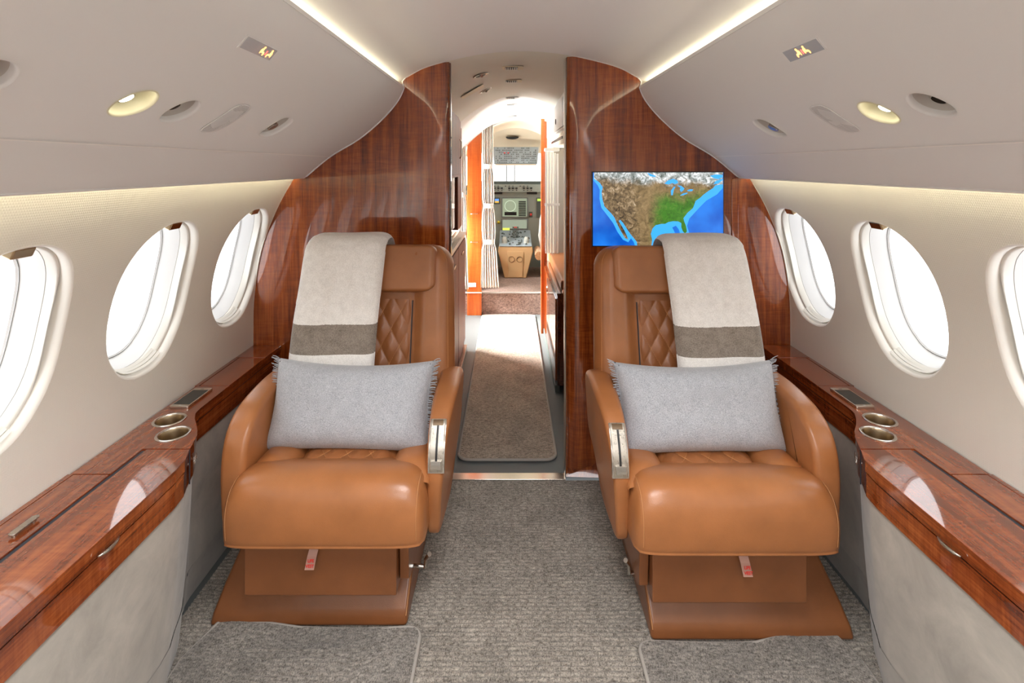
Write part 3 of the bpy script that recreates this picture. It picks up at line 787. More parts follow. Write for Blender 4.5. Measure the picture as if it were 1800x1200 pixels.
# ------------------------------------------------------------------ seats
def smoothstep(a_, b_, x):
    t = max(0, min(1, (x-a_)/(b_-a_))); return t*t*(3-2*t)
def quilt(u, w, pu, pw, depth):
    """diamond quilting height (0 at stitches)"""
    p = (u/pu+w/pw) % 1.0; q_ = (u/pu-w/pw) % 1.0
    a_ = min(p, 1-p)*2; b_ = min(q_, 1-q_)*2
    return depth*(min(a_, 1)*min(b_, 1))**.42
def quilt_lines(u0, u1, w0, w1, pu, pw, n=26):
    out = []
    for sgn in (1, -1):
        for k in range(-12, 13):
            pts = []
            for i in range(n+1):
                w = w0+(w1-w0)*i/n; u = (k-w/pw)*pu*sgn
                if u0 <= u <= u1: pts.append((u, w))
            if len(pts) > 2: out.append(pts)
    return out
def make_seat(xs, ys, m_, label, tagdx):
    root = empty('cabin_seat', (xs, ys, 0)); tag(root, label, 'seat', 'leather club seats')
    Y = lambda y: y-1.85            # design coords -> local
    def X(x): return m_*x
    # --- base
    bo = -.022 if m_ < 0 else 0
    pf = [(1.555, .0), (1.558, .04), (1.60, .10), (1.66, .16), (1.72, .30), (2.05, .30), (2.05, .0)]
    pf = [(a_+(bo if a_ < 1.7 else 0), b_) for a_, b_ in pf]
    m = MB()
    def bp(x, k): return [(X(x+(k*(z-.012)*.25)), Y(y), z) for y, z in pf]
    L_a, R_a = bp(-.395, 1), bp(.193, 1)
    n = len(pf); R_a = [(X(.193+.012*(z/.3)), Y(y), z) for y, z in pf]
    m.add(L_a+R_a, [tuple(range(n)), tuple(range(n, 2*n))[::-1]]+[(i, (i+1) % n, n+(i+1) % n, n+i) for i in range(n)])
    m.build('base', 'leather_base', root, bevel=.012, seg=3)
    MB().tube([(X(.190+.012*(z/.3)), Y(y)-.0105, z+.002) for y, z in pf[1:5]], .0012, 5).build('stitching', 'thread', root)
    # --- life vest drawer
    d0, d1 = -.261+tagdx, .174+tagdx
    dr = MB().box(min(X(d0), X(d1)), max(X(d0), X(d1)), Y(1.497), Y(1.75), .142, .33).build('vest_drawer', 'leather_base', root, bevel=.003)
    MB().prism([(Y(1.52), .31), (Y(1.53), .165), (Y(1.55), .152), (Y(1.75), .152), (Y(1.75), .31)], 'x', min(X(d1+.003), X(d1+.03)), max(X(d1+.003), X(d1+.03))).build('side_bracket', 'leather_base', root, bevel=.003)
    tx = X(-.055+tagdx*.3); tg = MB()
    pts = [(Y(1.497), .296), (Y(1.488), .292), (Y(1.476), .27), (Y(1.468), .238)]
    v = []
    for (y_, z_) in pts: v += [(tx-.013-(.3-z_)*.15*m_, y_, z_), (tx+.013-(.3-z_)*.15*m_, y_, z_)]
    v += [(a_, b_+.0015, c_) for a_, b_, c_ in v]
    tg.add(v, [(0, 1, 3, 2), (2, 3, 5, 4), (4, 5, 7, 6), (8, 10, 11, 9), (10, 12, 13, 11), (12, 14, 15, 13), (6, 7, 15, 14), (0, 2, 10, 8), (2, 4, 12, 10), (4, 6, 14, 12), (1, 9, 11, 3), (3, 11, 13, 5), (5, 13, 15, 7)])
    tg = tg.build('life_vest_tag', 'pinktag', root); tg['label'] = 'pink fabric pull tag with red lettering'
    for k, w_ in enumerate(('LIFE', 'VEST')):
        c = bpy.data.curves.new('lettering', 'FONT'); c.body = w_; c.size = .0112; c.align_x = 'CENTER'; c.extrude = .0002; c.space_character = .95; c.offset = .0003
        tmp = bpy.data.objects.new('lettering', c); me = bpy.data.meshes.new_from_object(tmp); bpy.data.objects.remove(tmp); me.materials.clear(); me.materials.append(M['red'])
        o = bpy.data.objects.new('lettering', me); COL.objects.link(o); o.parent = tg
        zt = .259-.0125*k; o.location = (tx-(.3-zt)*.15*m_+.0012, Y(1.476)-(.27-zt)*.25-.0048, zt); o.rotation_euler = (math.radians(78), math.radians(-7*m_)*0, 0)
    # --- seat cushion: front roll
    cx = -.017; hw = .279
    pr = [(1.70, .40), (1.62, .468), (1.56, .497), (1.515, .508), (1.475, .505), (1.445, .490), (1.426, .463), (1.417, .43), (1.416, .39), (1.420, .35), (1.424, .336), (1.430, .327), (1.50, .324), (1.70, .324)]
    PR = densify(pr, 4)
    def roll(u, w):
        t = -1+2*u; k = max(0, 1-abs(t)**7)**(1/3.2) if abs(t) < 1 else 0
        i = int(round(w*(len(PR)-1))); s_, y, z = PR[i]
        zc = .345
        zz = z if z < zc else zc+(z-zc)*(.35+.65*k)
        yy = y if y > 1.55 else 1.55+(y-1.55)*(.72+.28*k)
        return (X(cx+hw*math.copysign(abs(t)**.9, t)), Y(yy), zz)
    m = MB().grid(roll, 44, len(PR)-1)
    nv = len(PR); m.f += [tuple(range(nv)), tuple(range(44*nv, 45*nv))]
    m.build('seat_cushion', 'leather', root, smooth='auto', angle=50)
    for e_ in (-1, 1):
        pts = []
        for k in range(len(PR)-22):
            if PR[k+6][1] > 1.64: continue
            p = roll(.5+e_*.462, (k+6)/(len(PR)-1)); pts.append((p[0], p[1]-.0012, p[2]+.0012 if p[2] > .45 else p[2]))
        MB().tube(pts, .0008, 5).build('stitching', 'thread', root)
    # side bolsters of the seat
    for e_ in (-1, 1):
        def bol(u, w):
            a_ = PI*w; y = 1.50+.43*u; rr = min(1, .25+u*6) if u < .13 else 1
            xc_ = e_*.205; hx = .062; zt = .505-.03*u
            return (X(xc_-hx*cos(a_)*1.0), Y(y), zt-.05+.055*abs(sin(a_))**.6*rr)
        MB().grid(bol, 20, 14).build('seat_bolster', 'leather', root, smooth=True)
    def qs(u, w):
        x = -.146+.292*u; y = 1.49+.42*w
        h = quilt(x, y-1.49, .072, .118, .0085)
        return (X(x), Y(y), .490-.012*w+h-.03*abs(2*u-1)**8-.02*(1-w)**12)
    MB().grid(qs, 84, 120).build('quilted_seat_panel', 'leather_q', root, smooth=True)
    m = MB()
    for ln in quilt_lines(-.125, .125, .02, .40, .072, .118):
        m.tube([(lambda q_: (q_[0], q_[1], q_[2]+.0012))(qs((x+.146)/.292, w/.42)) for x, w in ln], .0009, 4)
    m.build('quilt_stitching', 'thread', root)
    MB().box(-.262, .262, Y(1.56), Y(1.95), .31, .455).build('cushion_core', 'leather', root, bevel=.01)
    # --- backrest
    B0 = Vector((0, Y(1.86), .42)); B1 = Vector((0, Y(2.015), 1.068)); bd = (B1-B0); T_ = bd.length; bd.normalize()
    bn = Vector((0, -bd.z, bd.y))      # towards the viewer, up a little
    def BP(x, t, h): return tuple(Vector((X(x), 0, 0))+B0+bd*t+bn*h)
    def hwid(t):
        w_ = .303-.022*(t/T_)**1.5; r = .075
        if t > T_-r: w_ -= r-math.sqrt(max(0, r*r-(t-(T_-r))**2))
        return w_
    def hf(x, t):
        w_ = hwid(t); e = abs(x)/w_
        bol = .034*smoothstep(.138, .195, abs(x))
        edge = (1-max(0, (e-.80)/.20)**2.6) if e > .80 else 1
        topk = 1-max(0, (t-(T_-.07))/.07)**2.5*.75
        return (.040+bol)*(.12+.88*edge*topk)
    NX = 48; NT = 44
    def frontg(u, w):
        t = T_*(1-(1-w)**1.35); s_ = -1+2*u; s2 = math.copysign(1-(1-abs(s_))**1.25, s_) ; x = s2*hwid(t); return BP(x, t, hf(x, t))
    def backg(u, w):
        t = T_*(1-(1-w)**1.35); s_ = -1+2*u; s2 = math.copysign(1-(1-abs(s_))**1.25, s_); x = s2*hwid(t); return BP(x, t, -.055*(1-abs(s2)**5)*(1-(t/T_)**8)-.006)
    m = MB().grid(frontg, NX, NT); k = len(m.v); m.grid(backg, NX, NT)
    def bd_(i): return [(j, j) for j in i]
    loop = [i*(NT+1) for i in range(NX+1)]+[NX*(NT+1)+j for j in range(1, NT+1)]+[i*(NT+1)+NT for i in range(NX-1, -1, -1)]+[j for j in range(NT-1, 0, -1)]
    m.f += [(loop[i], loop[(i+1) % len(loop)], k+loop[(i+1) % len(loop)], k+loop[i]) for i in range(len(loop))]
    m.build('backrest', 'leather', root, smooth='auto', angle=60)
    # perimeter stitching
    pts = []
    for e_ in (-1, 1):
        side = []
        for j in range(30):
            t = .18+(T_-.022-.18)*(1-(1-j/29)**1.6); w_ = hwid(t)-.020; w_ = max(w_, 0.0)
            side.append(BP(e_*w_, t, hf(w_, t)+.0006))
        pts += side if e_ < 0 else side[::-1]
    MB().tube(pts, .0008, 5).build('stitching', 'thread', root)
    def qb(u, w):
        x = -.140+.28*u; t = .05+.415*w
        h = quilt(x, t, .066, .120, .0095)
        return BP(x, t, .0425+h-.016*abs(2*u-1)**14)
    MB().grid(qb, 76, 130).build('quilted_back_panel', 'leather_q', root, smooth=True)
    m = MB()
    for ln in quilt_lines(-.122, .122, .06, .46, .066, .120):
        m.tube([tuple(Vector(qb((x+.14)/.28, (t-.05)/.415))+bn*.001) for x, t in ln], .0009, 4)
    m.build('quilt_stitching', 'thread', root)
    for e_ in (-1, 1):
        MB().tube([BP(e_*.141, t, .0425) for t in (.05, .2, .35, .46)], .0022, 6).build('seam_groove', 'gap', root)
    # headrest
    hr0, hr1 = T_-.178, T_-.004
    def hr(u, w):
        # superellipse pad
        a_, b_ = -1+2*u, -1+2*w
        # square -> rounded
        r = .18
        x = a_; z = b_
        kx = 1-(max(0, abs(b_)-(1-.30))/.30)**2*.10*(1 if b_ < 0 else .5)
        x = a_*kx*.232; t = (hr0+hr1)/2+b_*(hr1-hr0)/2*(1-(max(0, abs(a_)-.87)/.13)**2*.14)
        ed = max(abs(a_), abs(b_)); prof_ = (1-max(0, (abs(a_)-.9)/.1)**2.5)*(1-max(0, (abs(b_)-.84)/.16)**2.5)
        return BP(x, t, .044+.050*max(0, prof_)**.5)
    MB().grid(hr, 60, 34).build('headrest', 'leather', root, smooth=True)
    # --- armrests
    def arm(x0, x1, pr, name):
        PRf = pr; mm = MB(); P = densify(PRf+[PRf[0]], 4)[:-1]; P = [(Y(y), z) for s_, y, z in P]
        c0 = (sum(p[0] for p in P)/len(P), sum(p[1] for p in P)/len(P))
        lay = []
        w_ = x1-x0; R = .018
        for k in range(7):
            a_ = PI/2*k/6; lay.append((x0+R*(1-cos(a_)), R*(1-sin(a_))))
        lay += [(x0+w_*.5, -.001)]
        for k in range(7):
            a_ = PI/2*(6-k)/6; lay.append((x1-R*(1-cos(a_)), R*(1-sin(a_))))
        v = []; n = len(P)
        for (xx, ins) in lay:
            for i, p in enumerate(P):
                a0, a1 = P[i-1], P[(i+1) % n]; tx_, tz_ = a1[0]-a0[0], a1[1]-a0[1]; l = math.hypot(tx_, tz_) or 1
                # inward normal (polygon is counter-clockwise or not: use centre)
                nx_, nz_ = -tz_/l, tx_/l
                if (c0[0]-p[0])*nx_+(c0[1]-p[1])*nz_ < 0: nx_, nz_ = -nx_, -nz_
                xq = xx
                if x1 > .3 and False is False and x0 > 0:
                    yd, zd = p[0]+1.85, p[1]; xq = xx-(xx-x0)/(x1-x0)*(.016*(1-smoothstep(1.52, 1.74, yd))+.072*max(0, .60-zd))
                v.append((X(xq), p[0]+nx_*ins, p[1]+nz_*ins))
        f = []
        for i in range(len(lay)-1):
            for k in range(n): f.append((i*n+k, i*n+(k+1) % n, (i+1)*n+(k+1) % n, (i+1)*n+k))
        f += [tuple(range(n)), tuple(range((len(lay)-1)*n, len(lay)*n))]
        mm.add(v, f); o = mm.build(name, 'leather', root, smooth='auto', angle=50)
        # stitching along both top edges
        for xx in (x0+.006, x1-.006):
            pts = []
            for i, p in enumerate(P):
                if p[1] > .33 and p[0] < Y(1.86):
                    a0, a1 = P[i-1], P[(i+1) % n]; tx_, tz_ = a1[0]-a0[0], a1[1]-a0[1]; l = math.hypot(tx_, tz_); nx_, nz_ = -tz_/l, tx_/l
                    if (c0[0]-p[0])*nx_+(c0[1]-p[1])*nz_ > 0: nx_, nz_ = -nx_, -nz_
                    xq = xx-(xx-x0)/(x1-x0)*((.016*(1-smoothstep(1.52, 1.74, p[0]+1.85))+.072*max(0, .60-p[1])) if x0 > 0 else 0)
                    pts.append((X(xq), p[0]-nx_*.0065+nx_*.0006, p[1]-nz_*.0065+nz_*.0006))
            if pts and len(pts) > 3: MB().tube(pts, .0008, 5, ).build('stitching', 'thread', o)
        return o
    ai = arm(.254, .330, [(1.93, .55), (1.925, .62), (1.88, .650), (1.78, .655), (1.69, .648), (1.615, .625), (1.56, .580), (1.528, .520), (1.520, .45), (1.530, .36), (1.552, .285), (1.60, .278), (1.70, .31), (1.80, .38), (1.93, .42)], 'armrest')
    ao = arm(-.336, -.262, [(1.93, .55), (1.925, .62), (1.88, .652), (1.78, .660), (1.68, .655), (1.60, .640), (1.54, .605), (1.508, .55), (1.497, .48), (1.50, .40), (1.512, .33), (1.56, .31), (1.93, .33)], 'armrest')
    # control panel with slot and lever on the aisle arm
    Pt = [(1.585, .6045), (1.570, .592), (1.548, .562), (1.532, .530), (1.524, .498), (1.5215, .478)]
    cp = empty('recline_control', (0, 0, 0), root)
    def strip(w0, w1, k0, k1, h0, h1, name, mat, par, xc=.284):
        mm = MB(); PT = densify(Pt, 4); a0, a1 = int(k0*(len(PT)-1)), int(k1*(len(PT)-1)); sec = PT[a0:a1+1]; v = []; 
        for i, (s_, y, z) in enumerate(sec):
            j0, j1 = sec[max(i-1, 0)], sec[min(i+1, len(sec)-1)]; ty, tz = j1[1]-j0[1], j1[2]-j0[2]; l = math.hypot(ty, tz); ny, nz_ = tz/l, -ty/l
            if ny > 0: ny, nz_ = -ny, -nz_
            for (xx, hh_) in ((w0, h0), (w0, h1), (w1, h1), (w1, h0)): v.append((X(xc+xx), Y(y)+ny*hh_, z+nz_*hh_))
        n = len(sec); f = [(i*4+k, i*4+(k+1) % 4, (i+1)*4+(k+1) % 4, (i+1)*4+k) for i in range(n-1) for k in range(4)]+[(0, 1, 2, 3), tuple(range(4*n-4, 4*n))]
        mm.add(v, f); return mm.build(name, mat, par, bevel=.0012)
    strip(-.0245, .0245, 0, 1, -.004, .003, 'bezel', 'chrome', cp)
    strip(-.0200, .0200, .04, .96, .002, .0040, 'face_plate', 'brushed', cp)
    strip(-.0032, .0032, .24, .80, .0035, .0046, 'slot', 'black', cp)
    strip(-.0155, .0155, .70, .88, .004, .013, 'slide_lever', 'chrome', cp)
    strip(-.0155, .0155, .08, .20, .0035, .0052, 'button', plain('bronze_button', (.25, .18, .12), .3, 1), cp)
    # track lever on the base
    lv = MB(); bx = .205
    lv.tube([(X(bx-.01), Y(1.63), .128), (X(bx+.035), Y(1.625), .128)], .006, 10)
    lv.build('lever_pivot', 'chrome', root, smooth='auto')
    lv = MB(); lv.tube([(X(bx+.03), Y(1.620), .128), (X(bx+.035), Y(1.615), .16), (X(bx+.048), Y(1.60), .185)], [.004, .0055, .007], 8)
    lv.build('track_lever', 'chrome', root, smooth='auto')
    # --- scatter cushion (a thing of its own)
    return root
seatL = make_seat(-.500, 1.85, 1, 'tan leather cabin seat left of the aisle with quilted centre', 0)
seatR = make_seat(.600, 1.825, -1, 'tan leather cabin seat right of the aisle below the wall screen', .026)

def make_pillow(xs, ys, m_, label, tilt):
    W2, H2 = .262, .137
    root = empty('throw_pillow', (xs, ys, .470+H2*.93)); root.rotation_euler = (math.radians(-20), math.radians(tilt), 0)
    tag(root, label, 'pillow', 'grey fringed lumbar pillows')
    def pil(side):
        def f(u, w):
            a_, b_ = -1+2*u, -1+2*w
            px = a_*W2*(1-.055*(1-b_*b_))          # concave sides, pointed corners
            pz = b_*H2*(1-.15*(1-a_*a_)*(1 if b_ > 0 else .35))
            k = max(0, (1-a_**4)*(1-b_**4))
            h = .084*k**.5+.004*noise.noise(Vector((px*14, pz*14, side*3+xs)))*min(1, k*3)
            return (px, side*h, pz)
        return f
    m = MB().grid(pil(-1), 60, 40); m.grid(pil(1), 60, 40)
    m.build('pillow_body', 'grey_wool', root, smooth=True, weld=1e-5)
    for e_ in (-1, 1):
        rnd = random.Random(5+e_+int(xs*10)); m = MB()
        for k in range(78):
            b_ = -1+2*(k+.5)/78; x0 = e_*W2*(1-.055*(1-b_*b_))*.985; z0 = b_*H2
            L = .020+rnd.random()*.006; az = (b_*.5+rnd.uniform(-.22, .22)); yy = rnd.uniform(-.003, .003)
            p0 = Vector((x0, yy, z0)); p1 = p0+Vector((e_*L*.5, rnd.uniform(-.004, .002), az*L*.5)); p2 = p1+Vector((e_*L*.5, rnd.uniform(-.006, .002), az*L*.5-.002+rnd.uniform(-.003, .003)))
            m.tube([p0, p1, p2], [.0015, .0014, .0009], 4, caps=False)
        tag(m.build('fringe', 'grey_wool', root, smooth=True), kind='stuff')
        pts = []
        for k in range(25):
            b_ = -.96+1.92*k/24; pts.append((e_*(W2*(1-.055*(1-b_*b_))-.012), -.016-.010*(1-b_*b_), b_*H2*.97))
        MB().tube(pts, .0012, 5).build('side_seam', 'seam_grey', root)
make_pillow(-.515, 1.703, 1, 'grey wool fringed pillow leaning on the left cabin seat', 1)
make_pillow(.606, 1.688, -1, 'grey wool fringed pillow leaning on the right cabin seat', -.8)

def make_blanket(xs, ys, m_, label):
    """folded throw hung over the outboard half of the backrest top"""
    root = empty('folded_throw', (xs, ys, 1.07)); tag(root, label, 'blanket', 'oatmeal throws over the seat backs')
    # centre-line path in local seat coords (y,z) with y relative to ys(1.85 design), front bottom -> over -> back
    path = [(-.062, .50), (-.052, .60), (-.034, .70), (-.018, .78), (.002, .86), (.016, .905), (.036, .97), (.054, 1.03), (.066, 1.058), (.084, 1.072), (.12, 1.078), (.158, 1.074), (.182, 1.055), (.196, 1.03), (.204, .95), (.202, .80)]
    P = densify(path, 5); L = P[-1][0]
    off0 = .012
    def surf(side):
        def f(u, w):
            i = w*(len(P)-1); i0 = min(int(i), len(P)-2); t = i-i0
            s0, y0, z0 = P[i0]; s1, y1, z1 = P[i0+1]; y = y0+(y1-y0)*t; z = z0+(z1-z0)*t
            j0, j1 = P[max(i0-2, 0)], P[min(i0+3, len(P)-1)]; ty, tz = j1[1]-j0[1], j1[2]-j0[2]; l = math.hypot(ty, tz); ny, nz = -tz/l, ty/l
            sp = w*L
            w_ = 1-smoothstep(.0, .62, w)
            xa = -.238-.028*w_; xb = .050-.022*w_
            if w > .50: xa += .0; xb -= .002
            x = xa+(xb-xa)*u
            fold = .0045*sin(u*7+w*5+xs*3)+.004*noise.noise(Vector((x*9+xs, z*6, 1)))
            crease = -.006*math.exp(-((u-.42)/.05)**2)*smoothstep(.1, .3, w)*(1-smoothstep(.35, .5, w))
            fold *= .25 if w > .55 else 1
            e = 1-abs(2*u-1)**10
            th = .020*e+.002 if side > 0 else 0
            # headrest bump under the cloth
            under = .012 if .30 < w < .62 else .008
            h = off0+under+(fold+crease if side > 0 else fold)+th
            sag = .006*sin(u*3.0+1)*(1 if w < .1 else 0)
            return (m_*x, y+ny*h*1.0, z+nz*h-1.07+.010*(u-.5)*w_)
        return f
    NU, NW = 34, len(P)-1
    m = MB().grid(surf(1), NU, NW); k = len(m.v); m.grid(surf(0), NU, NW)
    A_ = lambda i, j: i*(NW+1)+j
    loop = [A_(i, 0) for i in range(NU+1)]+[A_(NU, j) for j in range(1, NW+1)]+[A_(i, NW) for i in range(NU-1, -1, -1)]+[A_(0, j) for j in range(NW-1, 0, -1)]
    m.f += [(loop[i], loop[(i+1) % len(loop)], k+loop[(i+1) % len(loop)], k+loop[i]) for i in range(len(loop))]
    o = m.build('throw_cloth', 'throw', root, smooth='auto', angle=70)
    # fold line of the second layer at the inboard edge
    def ed(u, w):
        a_ = surf(1)(1.0 if False else .985, .05+.55*w); return (a_[0]+m_*(.0+.006*u), a_[1]+.010+.008*u, a_[2])
    MB().grid(ed, 1, 40).build('under_layer', 'throw', root, smooth=True)
make_blanket(-.500, 1.85, 1, 'oatmeal throw with taupe band draped over the left cabin seat')
make_blanket(.600, 1.825, -1, 'oatmeal throw with taupe band draped over the right cabin seat')

# ------------------------------------------------------------------ floor mats and runner
def mat_thing(name, poly, z, h, mat, label, group, pitch=None):
    cx = sum(p[0] for p in poly)/len(poly); cy = sum(p[1] for p in poly)/len(poly)
    root = empty(name, (cx, cy, z)); P = [(p[0]-cx, p[1]-cy) for p in poly]
    x0, x1 = min(p[0] for p in P), max(p[0] for p in P); y0, y1 = min(p[1] for p in P), max(p[1] for p in P)
    m = MB().prism(P, 'z', 0, h*.8).build('backing', 'edge', root)
    if pitch:
        inner = []
        n = int((y1-y0)/pitch*4)
        ins = [(p[0]*.995, p[1]*.995) for p in P]
        for j in range(n+1):
            y = y0+(y1-y0)*j/n
            for i in range(1, 4): inner.append((x0+(x1-x0)*i/4, y))
        v, f = sheet(ins, [], inner, lambda x, y: (x, y, h*.85+.0036*abs(sin(PI*y/pitch))**.7))
        obj('pile', v, f, mat, root, smooth=True)
    else:
        v, f = sheet([(p[0]*.995, p[1]*.998) for p in P], [], [], lambda x, y: (x, y, h)); obj('pile', v, f, mat, root)
    MB().tube([(p[0], p[1], h*.6) for p in P]+[(P[0][0], P[0][1], h*.6)], .0068, 8).build('binding', 'edge', root, smooth=True)
    tag(root, label, 'floor mat' if name != 'runner_rug' else 'rug', group)
def corner(cx, cy, r, a0, a1, n=6): return [(cx+r*cos(math.radians(a0+(a1-a0)*k/n)), cy+r*sin(math.radians(a0+(a1-a0)*k/n))) for k in range(n+1)]
Pm = [(-.905, .7), (-.262, .7)]+corner(-.297, 1.507, .035, 0, 90)+[(-.45, 1.533), (-.62, 1.54), (-.72, 1.556), (-.83, 1.560)]+corner(-.852, 1.545, .02, 90, 150)+[(-.905, 1.44)]
mat_thing('floor_mat', Pm, .0, .017, 'mat', 'taupe ribbed floor mat in front of the left cabin seat', 'ribbed floor mats', .0135)
Pm = [(.965, .7), (.365, .7)]+corner(.398, 1.462, .033, 180, 90)+[(.50, 1.490), (.62, 1.487), (.70, 1.492), (.80, 1.515), (.90, 1.522)]+corner(.925, 1.504, .02, 90, 30)+[(.965, 1.43)]
mat_thing('floor_mat', Pm, .0, .017, 'mat', 'taupe ribbed floor mat in front of the right cabin seat', 'ribbed floor mats', .0135)
Pm = corner(-.243+.05, 2.43+.05, .05, 180, 270)+corner(.215-.05, 2.43+.05, .05, 270, 360)+corner(.222-.04, 4.79-.04, .04, 0, 90)+corner(-.255+.04, 4.79-.04, .04, 90, 180)
mat_thing('runner_rug', Pm, .0, .013, 'runner', 'long beige bound runner rug along the galley aisle', None)

# ------------------------------------------------------------------ galley and entry
gc = struct(empty('ceiling_forward'))
def gz(x, y):
    d = x-.05; k = .43+.75*min(1, max(0, (y-2.3)/.7))
    return 1.867-k*d*d-(.02 if y > 3.5 else 0)-max(0, y-4.0)*.06
MB().grid(lambda u, w: (-.75+1.5*u, 2.262+1.288*w, gz(-.75+1.5*u, 2.262+1.288*w)), 30, 10).build('galley_headliner', plastic('cream_headliner', (.80, .79, .72), .05), gc, smooth=True)
MB().grid(lambda u, w: (-.75+1.5*u, 3.55+1.30*w, gz(-.75+1.5*u, 3.56+1.30*w)), 30, 10).build('entry_headliner', plastic('white_headliner', (.86, .86, .84), .05), gc, smooth=True)
MB().grid(lambda u, w: (-.75+1.5*u, 3.549, gz(-.75+1.5*u, 3.56)+.03*w), 30, 1).build('headliner_joint', 'white', gc)
# cockpit headliner curving down to the windscreen
def chd(u, w):
    x = -.8+1.6*u; y = 4.86+.62*w; return (x, y, 1.755-.30*x*x-.06*w-.16*w**2.2)
MB().grid(chd, 20, 10).build('cockpit_headliner', 'cream', gc, smooth=True)
m = MB().grid(lambda u, w: (-.75+1.5*u, 4.855, gz(-.75+1.5*u, 4.85)+.03-w*.10), 30, 1).build('arch_lintel', 'cream', gc, smooth=True)
# overhead black half-round vent in the cockpit headliner
MB().prism([(.02+.065*cos(t/12*PI), 1.660-.022*sin(t/12*PI)) for t in range(13)], 'y', 5.18, 5.24).build('air_inlet', 'black', gc)
# ceiling vents of the galley
for i, (px, py, yy, w_) in enumerate(((899, 114, 2.62, .055), (899, 140, 3.02, .055), (897, 165, 3.60, .05), (897, 181, 4.0, .05), (897, 200, 4.6, .05))):
    x = (px-897)*yy/920; z = gz(x, yy)
    r_ = empty('ceiling_vent', (x, yy, z-.002)); mm = 1.0
    MB().prism(rrect(-w_*1.1, w_*1.1, -.045, .045, .008), 'z', -.003, 0).build('plate', 'white' if i > 1 else 'cream', r_, bevel=.001)
    MB().box(-w_*.58, w_*.58, -.030, .030, -.0045, -.003).build('opening', 'gap', r_)
    for k in range(6):
        xx = -w_*.5+w_*k/5; s_ = MB().box(xx-.0025, xx+.0025, -.030, .030, -.009, -.004).build('slat', 'white', r_)
    tag(r_, ['slatted ceiling air vent nearest the cabin, above the galley', 'second slatted ceiling air vent from the cabin, above the galley',
             'small slatted vent at the edge of the bright entry ceiling', 'middle small slatted vent in the bright entry ceiling', 'farthest small slatted vent before the cockpit arch'][i], 'air vent', 'galley ceiling vents')
for i, (px, yy) in enumerate(((845, 2.66), (853, 3.10))):
    x = (px-897)*yy/920; r_ = empty('downlight', (x, yy, gz(x, yy)-.001)); r_.rotation_euler = (0, -math.atan((gz(x+.01, yy)-gz(x-.01, yy))/.02), 0)
    MB().lathe([(.042, 0), (.040, -.004), (.030, -.004), (.028, .0)], n=28).build('bezel', 'brushed', r_, smooth=True)
    MB().lathe([(.028, -.001), (.0, -.001)], n=28).build('well', 'avdark', r_)
    MB().tube([(0, 0, -.001), (.004, -.012, -.008)], [.009, .008], 12).build('nozzle', 'chrome', r_, smooth='auto')
    tag(r_, ['small round metal downlight nearest the cabin, left of the vents', 'second small round metal downlight, left of the vents'][i], 'downlight', 'galley downlights')
x = -.21; r_ = empty('ceiling_hatch', (x, 2.93, gz(x, 2.93)-.005)); r_.rotation_euler = (0, -math.atan((gz(x+.01, 2.93)-gz(x-.01, 2.93))/.02), 0)
MB().prism(rrect(-.07, .07, -.05, .05, .006), 'z', -.002, 0).build('hatch_plate', 'cream', r_, bevel=.001)
tag(r_, 'thin outlined rectangular hatch in the galley ceiling beside the downlights', 'hatch')
# left galley cabinet
r_ = empty('galley_cabinet', (-.5, 3.1, 0)); r_['label'] = 'dark glossy wood galley cabinet with counter, left of the aisle'; r_['category'] = 'cabinet'
lo = (-.5, 3.1, 0)
def bx(x0, x1, y0, y1, z0, z1, name, mat, par=None, bev=.002, base=lo):
    return MB().box(x0-base[0], x1-base[0], y0-base[1], y1-base[1], z0-base[2], z1-base[2]).build(name, mat, par, bevel=bev)
bx(-.74, -.345, 2.32, 3.60, 1.30, 1.745, 'upper_body', 'wood_satin', r_)
bx(-.345, -.337, 2.34, 2.93, 1.32, 1.70, 'upper_door', 'wood_satin', r_)
bx(-.345, -.337, 2.95, 3.56, 1.32, 1.70, 'upper_door', 'wood_satin', r_)
bx(-.74, -.372, 2.32, 3.60, .96, 1.30, 'mid_body', 'wood_dark', r_)
bx(-.74, -.36, 3.60, 3.88, .93, 1.745, 'end_column', 'wood_satin', r_)
bx(-.74, -.33, 2.32, 3.90, .86, .885, 'countertop', 'brushed', r_)
bx(-.74, -.345, 2.32, 3.90, .0, .86, 'base_body', 'wood_satin', r_)
for k in range(3):
    d = bx(-.345, -.335, 2.36+.52*k, 2.86+.52*k, .09, .84, 'base_door', 'wood_satin', r_)
    MB().box(-.335-lo[0], -.328-lo[0], 2.55+.52*k-lo[1], 2.66+.52*k-lo[1], .76, .775).build('handle', 'brass', d)
bx(-.345, -.32, 2.36, 3.88, .0, .05, 'kick_plate', 'brushed', r_)
for k in range(6): bx(-.52+.028*k, -.512+.028*k, 3.30, 3.86, .885, .892, 'drain_rib', 'chrome', r_, 0)
h_ = MB().tube([(-.332-lo[0], 3.45-lo[1], 1.42), (-.322-lo[0], 3.45-lo[1], 1.44), (-.322-lo[0], 3.45-lo[1], 1.53), (-.332-lo[0], 3.45-lo[1], 1.55)], .005, 8).build('rail_handle', 'chrome', r_, smooth=True)
